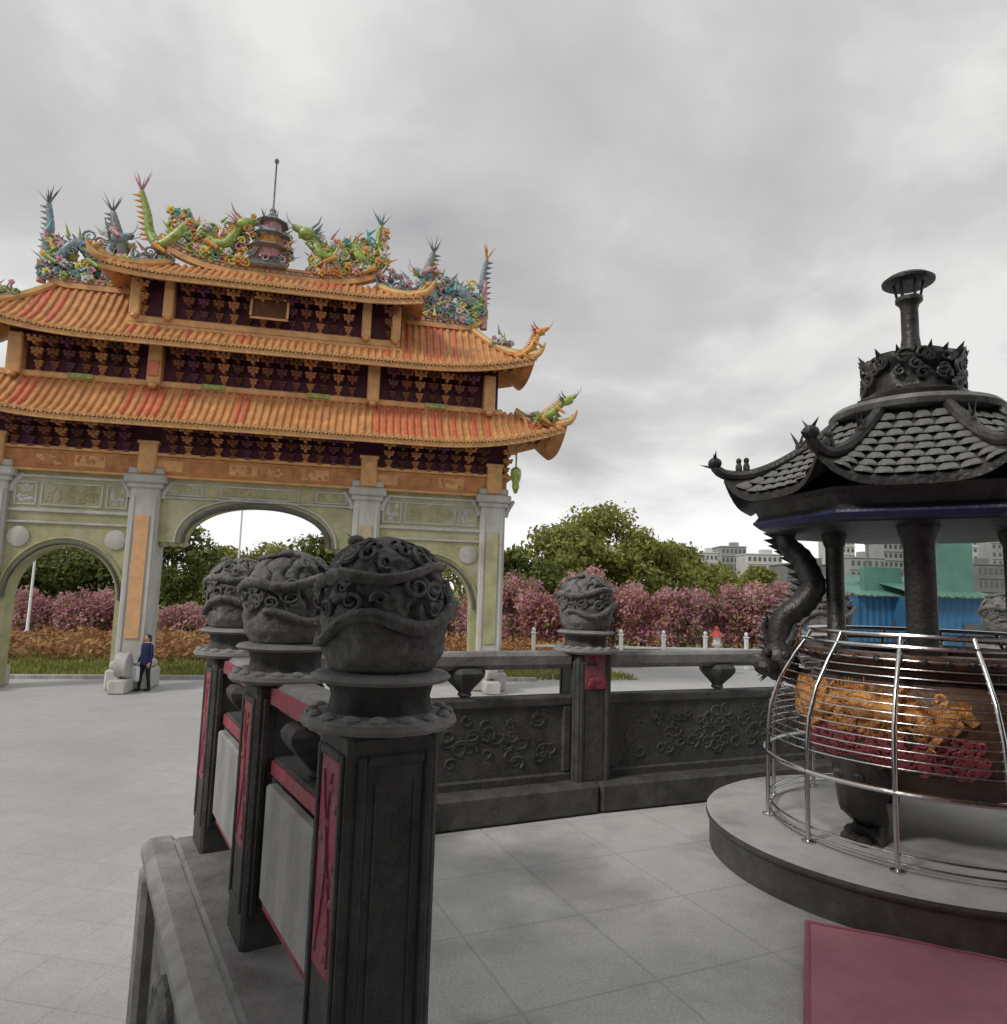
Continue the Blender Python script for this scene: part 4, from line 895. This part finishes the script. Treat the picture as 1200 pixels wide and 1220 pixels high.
for k in range(8):                                                     # hip ridges with little beasts
    pts = [facet_pt(k, 0, t, .02) for t in [i/16 for i in range(17)]]; d = Vector((pts[-1].x, pts[-1].y, 0)).normalized(); e_ = pts[-1]
    pts += [e_+d*.03+Vector((0, 0, .018)), e_+d*.055+Vector((0, 0, .04)), e_+d*.065+Vector((0, 0, .07))]
    m = BM(); m.tube(pts, [.034]*17+[.034, .028, .016], 8); Bd(m, 'hip_ridge', 'bronze', br, True)
    m = BM(); h = pts[-2]; m.ell(h+Vector((0, 0, .03)), (.045, .045, .04), 8, 6); m.spike(h, h+d*.10+Vector((0, 0, .02)), .025)
    for a in (-1, 1): m.spike(h+Vector((0, 0, .04)), h+Vector((-d.y*a*.05, d.x*a*.05, .11)), .018)
    Bd(m, 'hip_beast', 'bronze', br, True)
    for j in (13, 14): b_ = pts[j]; m = BM(); m.ell(b_+Vector((0, 0, .045)), (.022, .022, .045), 7, 5); m.ell(b_+Vector((0, 0, .095)), (.018, .018, .022), 7, 5); Bd(m, 'ridge_beast', 'bronze', br, True)
    b_ = pts[6]; m = BM(); m.ell(b_+Vector((0, 0, .03)), (.03, .03, .03), 7, 5)
    for a in (-.8, -.2, .5): m.spike(b_+Vector((0, 0, .03)), b_+Vector((d.x*a*.12, d.y*a*.12, .14)), .02)
    Bd(m, 'ridge_flame', 'bronze', br)
m = BM(); m.lathe([(.46, 1.945), (.86, 1.945), (.93, 1.965), (.965, 2.0), (.94, 2.03), (.97, 2.09), (1.0, 2.12)], 8, ph=R(22.5-90)); Bd(m, 'cornice', 'bronze', br)
m = BM(); m.lathe([(.935, 1.955), (.975, 1.985), (.97, 2.0)], 8, ph=R(22.5-90)); Bd(m, 'cornice_glint', 'glint_blue', br)  # blue glints under the eave put into this strip's colour
m = BM(); m.lathe([(.40, 2.64), (.47, 2.65), (.485, 2.68), (.46, 2.71), (.36, 2.72), (.32, 2.74)], 40); Bd(m, 'roof_collar', 'bronze_tile', br, True)
m = BM(); random.seed(4)
m.lathe([(.30, 2.73), (.315, 2.78), (.26, 2.82), (.25, 2.94), (.285, 3.0), (.27, 3.04), (.15, 3.07), (.09, 3.10)], 32, fn=lambda a, i, z: .014*math.sin(a*7+i*2))
for k in range(60):
    a = random.uniform(0, 2*PI); z = random.uniform(2.79, 3.03); r = .268; rr = random.uniform(.03, .055); p0 = random.uniform(0, 6); q_ = []
    for j in range(12): ru = rr*(1-j/15); q_.append(((r+.012)*math.cos(a+ru*math.cos(p0+j*.7)/r), (r+.012)*math.sin(a+ru*math.cos(p0+j*.7)/r), z+ru*math.sin(p0+j*.7)))
    m.tube(q_, [.016*(1-j/18) for j in range(12)], 6)
    if k % 4 == 0: m.spike((r*math.cos(a), r*math.sin(a), 3.02), (r*1.15*math.cos(a), r*1.15*math.sin(a), 3.02+random.uniform(.03, .07)), .03)
cr_ = Bd(m, 'crown', 'bronze', smooth=True)
m = BM(); m.lathe([(.075, 3.07), (.06, 3.12), (.05, 3.20), (.05, 3.38), (.058, 3.41), (.078, 3.43), (.078, 3.455), (.05, 3.46)], 24); Bd(m, 'chimney_pipe', 'bronze', cr_, True)
for k in range(6):
    a = k*PI/3; m = BM(); m.tube([(.062*math.cos(a), .062*math.sin(a), 3.45), (.085*math.cos(a), .085*math.sin(a), 3.56)], .008, 6); Bd(m, 'cap_strut', 'bronze', cr_)
m = BM(); m.lathe([(.06, 3.55), (.135, 3.545), (.150, 3.555), (.152, 3.57), (.12, 3.595), (.05, 3.615), (.0001, 3.62)], 36); Bd(m, 'chimney_cap', 'bronze', cr_, True)

# ---- stainless guard around the burner
gd = empty('steel_guard', BC, BA); tag(gd, 'polished steel round guard rail with bowed bars around the incense burner', 'guard rail')
GP = [(.63, 1.345), (.66, 1.29), (.73, 1.19), (.82, 1.04), (.875, .88), (.895, .72), (.90, .59)]
def gr(z):
    for (r0, z0), (r1, z1) in zip(GP, GP[1:]):
        if z1 <= z <= z0: return lerp(r0, r1, (z0-z)/(z0-z1))
    return .90
def ring(z, r, t, name, n=72):
    m = BM(); pts = [(r*math.cos(2*PI*i/n), r*math.sin(2*PI*i/n), z) for i in range(n+1)]; m.tube(pts, t, 8); m.build(name, 'steel', gd, True)
ring(1.345, .63, .013, 'ring'); ring(1.285, .665, .013, 'ring'); ring(.59, .90, .014, 'ring'); ring(.30, .885, .007, 'wire'); ring(.26, .895, .007, 'wire')
for i in range(13): z = 1.22-.043*i; ring(z, gr(z)-.008, .0042, 'wire', 60)
mb = BM(); pts = [(0, -r, z) for r, z in GP]+[(0, -.90, .40), (0, -.90, .222)]; P_ = []
for i in range(len(pts)-1):
    for k in range(3): P_.append(Vector(pts[i]).lerp(Vector(pts[i+1]), k/3))
mb.tube(P_+[Vector(pts[-1])], .0128, 10); mb.lathe([(.035, .2215), (.035, .228), (.02, .234)], 14, c=(0, -.90, 0)); ME_BAR = mb.mesh('bar', 'steel', True)
for k in range(12): link('bar', ME_BAR, gd, rz=R(-9.2-30*k))

# ---------------------------------------------------------------- person walking by the gate
def person(loc, rz, h=1.62):
    k = h/1.7; b = MB()
    def cap(p, q, r0, r1): n_ = 6; b.tube([Vector(p).lerp(Vector(q), i/n_) for i in range(n_+1)], [lerp(r0, r1, i/n_) for i in range(n_+1)], 10); b.ell(p, r0, 10, 7); b.ell(q, r1, 10, 7)
    for s_, fy in ((-1, -.10), (1, .10)):
        cap((s_*.09, 0, .92), (s_*.10, fy*.5-.02, .50), .095, .065); cap((s_*.10, fy*.5-.02, .50), (s_*.10, fy, .09), .062, .042); b.ell((s_*.10, fy-.05, .045), (.05, .125, .045), 10, 7)
    for z, rx, ry in ((.92, .165, .115), (1.02, .155, .11), (1.12, .16, .115), (1.24, .18, .12), (1.34, .185, .115), (1.42, .15, .095)): b.ell((0, 0, z), (rx, ry, .09), 14, 8)
    cap((0, 0, 1.44), (0, -.01, 1.54), .055, .05)
    b.ell((0, -.015, 1.60), (.077, .095, .112), 14, 10); b.ell((0, -.112, 1.585), (.014, .02, .02), 8, 6)
    for s_ in (-1, 1): b.ell((s_*.078, -.005, 1.595), (.014, .02, .03), 8, 6)
    cap((-.19, 0, 1.38), (-.25, .03, 1.10), .055, .045); cap((-.25, .03, 1.10), (-.22, -.10, .88), .042, .032)
    cap((.19, 0, 1.38), (.25, .0, 1.10), .055, .045); cap((.25, .0, 1.10), (.24, -.06, .86), .042, .032)
    for s_, y in ((-1, -.12), (1, -.08)):
        b.ell((s_*.23, y, .82), (.022, .04, .05), 8, 6)
        for f in range(4): cap((s_*.23, y-.03+.02*f, .79), (s_*.225, y-.035+.02*f, .72+.008*abs(f-1.5)), .010, .008)
        cap((s_*.22, y-.03, .83), (s_*.20, y-.06, .77), .011, .009)
    me = b.mesh('person', 'skin', True); o = link('person', me); md = o.modifiers.new('r', 'REMESH'); md.mode = 'VOXEL'; md.voxel_size = .011; md.use_smooth_shade = True
    sm = o.modifiers.new('s', 'SMOOTH'); sm.factor = .5; sm.iterations = 2
    dg = bpy.context.evaluated_depsgraph_get(); m2 = bpy.data.meshes.new_from_object(o.evaluated_get(dg)); o.modifiers.clear(); o.data = m2
    m2.materials.clear()
    for q in ('skin', 'cloth_navy', 'cloth_black', 'hair'): m2.materials.append(MATS[q])
    for p in m2.polygons:
        c = p.center
        if c.z < .10: p.material_index = 2
        elif c.z < .93 and abs(c.x) < .20: p.material_index = 2
        elif c.z < 1.47 and c.z > .87: p.material_index = 1
        else: p.material_index = 0
        p.use_smooth = True
    hb = MB(); hb.ell((0, .012, 1.625), (.088, .10, .105), 16, 10); hb.ell((0, .06, 1.56), (.07, .06, .09), 12, 8); ho = hb.build('hair', 'hair', o, True)
    for s_ in (-1, 1):
        e_ = MB(); e_.ell((s_*.03, -.100, 1.60), (.012, .008, .007), 8, 6); e_.build('eye', 'hair', o, True)
    e_ = MB(); e_.ell((0, -.100, 1.545), (.022, .008, .007), 8, 6); e_.build('mouth', 'burner_red', o, True)
    cj = MB(); cj.lathe([(.205, .80), (.20, .95), (.185, 1.10), (.20, 1.25), (.195, 1.38), (.10, 1.46), (.075, 1.49)], 24)
    cj.v = [(x, y*.70, z) for x, y, z in cj.v]; cj.build('jacket', 'cloth_navy', o, True)
    o.location = loc; o.rotation_euler = (0, 0, rz); o.scale = (k, k, k); return o
pr = person((-10.42, 20.75, PZ), R(-25)); tag(pr, 'person in a navy jacket and dark trousers standing before the stone column of the gate', 'person')
m = MB(); m.box((0, 0, -.27), (.34, .14, .46), b=.05); m.tube([(-.08, 0, -.05), (-.07, 0, .05), (0, 0, .10), (.07, 0, .05), (.08, 0, -.05)], .010, 6)
bg = m.build('shopping_bag', 'cloth_white', loc=(-10.66, 20.60, PZ+.78), rz=R(-15), smooth=True); tag(bg, 'white bag hanging from the hand of the person by the gate', 'bag')

# ---------------------------------------------------------------- vegetation
def leaves(centers, radii, n, size, flat=1.0, shell=.55):
    """leaf quads scattered through ellipsoid clumps -> verts, faces (numpy)"""
    c = np.array(centers); r = np.array(radii); w = (r[:, 0]*r[:, 1]*r[:, 2])**.67; idx = rng.choice(len(c), n, p=w/w.sum())
    d = rng.normal(size=(n, 3)); d /= np.linalg.norm(d, axis=1)[:, None]; rad = (shell+(1-shell)*rng.random(n)**.6)*(1+.12*rng.normal(size=n))
    p = c[idx]+d*r[idx]*rad[:, None]
    a = rng.normal(size=(n, 3))+d*.6+np.array([0, 0, .5]); a /= np.linalg.norm(a, axis=1)[:, None]
    t = np.cross(a, rng.normal(size=(n, 3))); t /= np.linalg.norm(t, axis=1)[:, None]; b = np.cross(a, t)
    s_ = size*(.35+1.3*rng.random(n)**1.6)[:, None]
    v = np.stack([p-t*s_, p-b*s_*.5, p+t*s_, p+b*s_*.5], 1).reshape(-1, 3)
    return v
def leaf_obj(name, v, mt_, parent=None, loc=None):
    n = len(v)//4; me = bpy.data.meshes.new(name); me.vertices.add(len(v)); me.vertices.foreach_set('co', v.astype(np.float32).ravel())
    me.loops.add(4*n); me.loops.foreach_set('vertex_index', np.arange(4*n, dtype=np.int32)); me.polygons.add(n); me.polygons.foreach_set('loop_start', np.arange(0, 4*n, 4, dtype=np.int32))
    me.materials.append(MATS[mt_]); me.update(calc_edges=True); me.validate(); return link(name, me, parent, loc)
def tree(x, y, top, cr, mt_, label, n=9000, z0=PZ, group=None, leaf=.20):
    """top: height of the crown's top above the plaza; cr: crown radius"""
    t = empty('tree', (x, y, z0)); tag(t, label, 'tree', group); ht = top; cb = ht*.30
    m = MB(); th = .035*ht; lean = random.uniform(-.3, .3)
    m.tube([(0, 0, -.1), (lean*.3, 0, cb*.6), (lean, .1, cb*1.3), (lean*1.3, 0, ht*.7)], [th, th*.75, th*.55, th*.15], 9)
    cs, rs = [], []
    for k in range(26):
        a = random.uniform(0, 2*PI); f = random.uniform(0, 1); zz = lerp(cb, ht*.93, f); pr_ = cr*(.95*math.sin(PI*min(1, .22+f*.72)))*random.uniform(.25, .85)
        q = random.uniform(.20, .36)*cr; cs.append((pr_*math.cos(a)+lean, pr_*math.sin(a), min(zz, ht-q*.8))); rs.append((q*1.15, q*1.15, q*.8))
        if k % 3 == 0: m.tube([(lean*.6, 0, cb*.9), ((pr_*math.cos(a)+lean)*.5, pr_*math.sin(a)*.5, lerp(cb, zz, .6)), cs[-1]], [th*.4, th*.25, th*.07], 6)
    cs.append((lean, 0, ht-.3*cr)); rs.append((.3*cr, .3*cr, .3*cr))
    m.build('trunk', 'bark', t, True); leaf_obj('crown', leaves(cs, rs, n, leaf, shell=.35), mt_, t); return t
def at(px, depth): return ((px-600)/820*depth/math.cos(PITCH)*.99, depth)
def top_of(py, px, depth): return (708+.0305*(px-600)-py)*depth/820*1.04+1.5-PZ
random.seed(12)
TL = {616: 'dark green tree beside the end column of the gate', 714: 'tallest light green tree above the pink hedge', 205: 'dark green tree seen through the middle arch beside the stone column'}
RIGHT, GREEN, DARK = ('rounded light green tree above the pink hedge', 'light trees above the hedge'), ('light green tree behind the gate, below the sky in the arch', 'light trees behind the gate'), ('dense dark green tree behind the low side arch of the gate', 'dark trees behind the gate')
for px, py, d, cr, k in ((616, 655, 46, 3.4, 1), (668, 628, 58, 5.2, 0), (714, 603, 62, 5.4, 0), (765, 632, 60, 5.0, 0), (806, 648, 63, 4.6, 0), (848, 672, 74, 4.2, 0), (905, 676, 78, 4.2, 0), (560, 640, 60, 5.0, 0),
                         (-30, 628, 46, 6.0, 1), (50, 640, 50, 6.0, 1), (120, 645, 52, 5.5, 1), (205, 622, 48, 4.6, 1), (262, 652, 60, 5.2, 0), (330, 648, 62, 5.2, 0), (395, 640, 58, 5.0, 1), (480, 640, 60, 5.2, 0)):
    x, y = at(px, d); lb, gr_ = RIGHT if px > 650 else DARK if px < 200 else GREEN
    if px in TL: lb, gr_ = TL[px], None
    tree(x, y, top_of(py, px, d), cr, ('leaf_green', 'leaf_dark')[k], lb, 9000 if px > 590 else 6500, group=gr_)
def bush(px, d, top, w, name, mats, label, cat, group, n=5000, leaf=.11, dep=1.6):
    x, y = at(px, d); t = empty(name, (x, y, PZ)); tag(t, label, cat, group); cs, rs = [], []
    for k in range(16):
        q = random.uniform(.22, .36)*min(w, top); cs.append((random.uniform(-.5, .5)*w, random.uniform(-.5, .5)*dep, random.uniform(q*.6, max(q*.7, top-q*.9)))); rs.append((q, q, q))
    cs.append((0, 0, top*.35)); rs.append((w*.5, dep*.4, top*.33))
    for i, (mm, fr) in enumerate(mats): leaf_obj(('blossoms', 'leaves')[i], leaves(cs, rs, int(n*fr), leaf, shell=.4), mm, t)
    m = MB()
    for k in range(4): m.tube([(random.uniform(-.2, .2), 0, -.05), (random.uniform(-.4, .4)*w*.5, 0, top*.4), (random.uniform(-.5, .5)*w, 0, top*.75)], [.06, .04, .015], 6)
    m.build('stems', 'bark', t); return t
for i, px in enumerate(range(622, 965, 38)):
    top = top_of((682, 690, 678, 676, 684, 690, 686, 690, 694)[i % 9], px, 40); bush(px+random.uniform(-6, 6), 40+random.uniform(-1.5, 1.5), top*random.uniform(.92, 1.05), 2.5, 'bougainvillea', (('leaf_pink', random.uniform(.6, .85)), (('leaf_green', 'leaf_orange')[i % 3 == 1], .28)), 'tall pink flowering bush in the hedge beyond the dark balustrade', 'bush', 'pink hedge beyond the balustrade', 6500)
for i, px in enumerate((-20, 25, 70, 112, 150, 232, 505, 545)):
    bush(px, 44, top_of(700 if px != 232 else 716, px, 44), 3.0, 'bougainvillea', (('leaf_pink', .85), ('leaf_green', .15)), 'pink flowering bush seen through the arches of the gate', 'bush', 'pink bushes behind the gate', 5000)
# orange-brown planting bed and grass tufts behind the gate
def bed(x0, x1, w0, w1, h, n, size):
    v = np.empty((n, 3)); v[:, 0] = rng.uniform(x0, x1, n); w = rng.uniform(w0, w1, n); hh = h*rng.random(n)**.7*(.6+.6*np.sin(v[:, 0]*1.7+w)**2)
    p = np.stack([GC.x+GU.x*v[:, 0]-GN.x*w, GC.y+GU.y*v[:, 0]-GN.y*w, PZ+hh], 1)
    a = rng.normal(size=(n, 3)); a[:, 2] = abs(a[:, 2])+.4; a /= np.linalg.norm(a, axis=1)[:, None]; t = np.cross(a, rng.normal(size=(n, 3))); t /= np.linalg.norm(t, axis=1)[:, None]; b = np.cross(a, t); s_ = size*(.6+.8*rng.random(n))[:, None]
    return np.stack([p-t*s_, p-b*s_*.5, p+t*s_, p+b*s_*.5], 1).reshape(-1, 3)
o = leaf_obj('flower_bed', bed(-26, 16, 7.0, 17.0, .75, 26000, .13), 'leaf_orange'); tag(o, 'rusty orange planting bed behind the gate', 'flower bed', kind='stuff')
def tufts(n, x0, x1, w0, w1, h):
    u = rng.uniform(x0, x1, n); w = rng.uniform(w0, w1, n); p = np.stack([GC.x+GU.x*u-GN.x*w, GC.y+GU.y*u-GN.y*w, np.full(n, PZ-.03)], 1)
    d = rng.normal(size=(n, 3))*.35; d[:, 2] = 1; hh = h*(.5+rng.random(n))[:, None]; s_ = rng.normal(size=(n, 3))*.03; s_[:, 2] = 0
    return np.stack([p-s_, p+s_, p+s_*.2+d*hh, p-s_*.2+d*hh], 1).reshape(-1, 3)
o = leaf_obj('grass_tufts', tufts(30000, -26, 14, 2.4, 9, .16), 'leaf_green'); tag(o, 'short green grass along the plaza edge behind the gate', 'grass', kind='stuff')

# ---------------------------------------------------------------- things beyond
def lamp_post(px, d, h, label, z0=PZ):
    x, y = at(px, d); t = empty('lamp_post', (x, y, z0)); tag(t, label, 'lamp post')
    m = MB(); m.lathe([(.14, 0), (.14, .25), (.085, .32), (.05, h)], 12); m.build('pole', 'white_paint', t, True)
    m = MB(); m.tube([(0, 0, h-.05), (.25, 0, h+.18), (.75, 0, h+.22)], [.04, .035, .03], 8); m.build('arm', 'white_paint', t, True)
    m = MB(); m.box((.95, 0, h+.22), (.5, .2, .09), b=.03); m.build('lamp_head', 'concrete', t)
lamp_post(44, 40, 7.5, 'pale lamp post seen through the low side arch of the gate'); lamp_post(286, 44, 8.5, 'pale lamp post seen through the tall middle arch of the gate')
# white fence with posts and a stone lantern beyond the balustrade
fx0, fy0 = at(640, 31); fx1, fy1 = at(985, 33); F0, F1 = Vector((fx0, fy0, PZ)), Vector((fx1, fy1, PZ)); fd = (F1-F0); fl = fd.length; fr = math.atan2(fd.y, fd.x)
fe = empty('white_fence', F0, fr); tag(fe, 'low white post and rail fence in front of the pink hedge', 'fence')
mp_ = MB(); mp_.box((0, 0, .72), (.16, .16, 1.44), b=.02); mp_.box((0, 0, 1.48), (.22, .22, .08), b=.02); mp_.ell((0, 0, 1.62), (.09, .09, .11), 12, 8); ME_FP = mp_.mesh('post', 'white_paint', True, ang=35)
nfp = 8
for k in range(nfp): link('post', ME_FP, fe, (fl*k/(nfp-1), 0, 0))
for k in range(nfp-1):
    for z in (.45, .92): m = MB(); m.box((fl*(k+.5)/(nfp-1), 0, z), (fl/(nfp-1)-.17, .07, .10), b=.015); m.build('rail', 'white_paint', fe)
x, y = at(856, 30); ln_ = empty('stone_lantern', (x, y, PZ)); tag(ln_, 'pale garden lantern with a red cap in front of the pink hedge', 'lantern')
m = MB(); m.lathe([(.28, 0), (.28, .15), (.12, .25), (.10, 1.15), (.22, 1.25), (.24, 1.32)], 16); m.build('pedestal', 'white_paint', ln_, True)
m = MB(); m.lathe([(.16, 1.32), (.17, 1.36), (.17, 1.58), (.16, 1.62)], 6); m.build('lantern_box', 'white_paint', ln_)
m = MB(); m.lathe([(.32, 1.62), (.30, 1.67), (.16, 1.80), (.08, 1.88), (.10, 1.96), (.0001, 2.08)], 12); m.build('cap', 'orn_red', ln_, True)
# blue and teal sheet-metal sheds behind the burner
def shed(px0, px1, d, zt0, wall_h, label, roof_mat='teal_sheet', depth=5, slope=.8):
    x0, _ = at(px0, d); x1, _ = at(px1, d); w = x1-x0; t = empty('shed', ((x0+x1)/2, d, PZ)); tag(t, label, 'shed')
    n = int(w/.12); P = [[(lerp(-w/2, w/2, i/n), (.03 if i % 2 else 0), z) for z in (0, wall_h)] for i in range(n+1)]
    m = MB(); m.grid(P); m.box((0, depth/2+.1, wall_h/2), (w-.02, depth, wall_h)); m.build('wall', 'blue_sheet', t, recalc=False)
    P = [[(lerp(-w/2-.15, w/2+.15, i/n), yy, lerp(wall_h+.02, wall_h+.9, (yy+.4)/(depth+.4))+(.05 if i % 2 else 0)) for yy in (-.4, depth*.5, depth)] for i in range(n+1)]
    m = MB(); m.grid(P); m.build('roof', roof_mat, t, recalc=False)
    m = MB(); m.box((w*.12, .9, (wall_h+zt0)/2+.1), (w*.72, .3, zt0-wall_h), b=.02); m.build('upper_panel', roof_mat, t)
    m = MB(); m.box((w*.2, -.03, wall_h*.6), (w*.25, .04, wall_h*.3), b=.01); m.build('window', 'window_dark', t)
shed(1026, 1092, 27, 4.6, 3.5, 'small blue sheet-metal shed with a teal lean-to roof, seen left of the burner column')
shed(1104, 1182, 25, 5.7, 3.5, 'larger blue sheet-metal shed with a tall teal roof, seen right of the burner column')
# far town
def building(px0, px1, py, d, mm, floors, cols_, label, dep=14, extra=None):
    x0, _ = at(px0, d); x1, _ = at(px1, d); w = x1-x0; h = top_of(py, (px0+px1)/2, d); t = empty('building', ((x0+x1)/2, d, PZ-.05)); tag(t, label, 'building', None)
    m = MB(); m.box((0, dep/2, h/2), (w, dep, h), b=.1); m.build('wall', mm, t)
    m = MB(); m.box((0, dep/2, h+.3), (w+.5, dep+.5, .6), b=.1); m.box((w*.2, dep/2, h+1.6), (w*.3, 4, 2.4), b=.1); m.build('roof', mm, t)
    m = MB()
    for f in range(floors):
        for c in range(cols_): m.box((lerp(-w/2, w/2, (c+.5)/cols_), -.02, h*(f+.55)/floors), (w/cols_*.5, .14, h/floors*.45))
    stuff(m.build('windows', 'window_dark', t))
    for f in range(1, floors, max(1, floors//5)):
        m = MB(); m.box((0, -.12, h*f/floors), (w+.1, .3, .25), b=.03); m.build('ledge', mm, t)
building(838, 858, 662, 300, 'city_pale', 6, 4, 'pale low block furthest left of the distant town')
building(862, 892, 655, 320, 'city_grey', 7, 6, 'grey distant block with a roof hut just left of the burner roof tip')
building(893, 935, 664, 290, 'city_pale', 6, 7, 'wide pale distant block behind the dragon handle')
building(996, 1022, 645, 300, 'city_pale', 9, 5, 'pale distant tower beside the burner column')
building(1016, 1058, 668, 240, 'city_grey', 5, 6, 'low grey distant block below the water tower')
building(1056, 1092, 650, 280, 'city_grey', 8, 6, 'grey distant block behind the burner column')
building(1118, 1142, 634, 260, 'city_grey', 11, 4, 'narrow grey distant tower with vertical rows of windows')
building(1143, 1170, 628, 270, 'city_pale', 12, 4, 'pale distant tower, tallest of the far town')
building(1168, 1200, 676, 230, 'city_dark', 4, 5, 'low dark distant block beside the pale tower')
building(1186, 1240, 632, 300, 'city_grey', 11, 8, 'broad grey distant tower at the end of the row')
building(940, 1000, 676, 220, 'city_dark', 4, 8, 'low dark distant block behind the incense burner')
x, y = at(1037, 200); wt = empty('water_tower', (x, y, PZ)); tag(wt, 'small grey ball-shaped water tower on the skyline', 'water tower')
hh = top_of(640, 1037, 200); m = MB(); m.ell((0, 0, hh-1.3), (1.5, 1.5, 1.3), 20, 12); m.build('tank', 'city_dark', wt, True)
m = MB()
m.tube([(0, 0, 0), (0, 0, hh-2.2)], [.5, .35], 10); m.build('stem', 'city_dark', wt, True)
for k, (px, d, hgt) in enumerate(((985, 70, 4.0), (1020, 75, 4.4), (1062, 72, 4.2), (1100, 70, 4.4), (1140, 66, 4.4), (1185, 70, 4.4))):
    x, y = at(px, d); tree(x, y, hgt, 3.6, 'leaf_dark', 'low dark green tree in front of the distant town', 2500, group='low trees before the town')
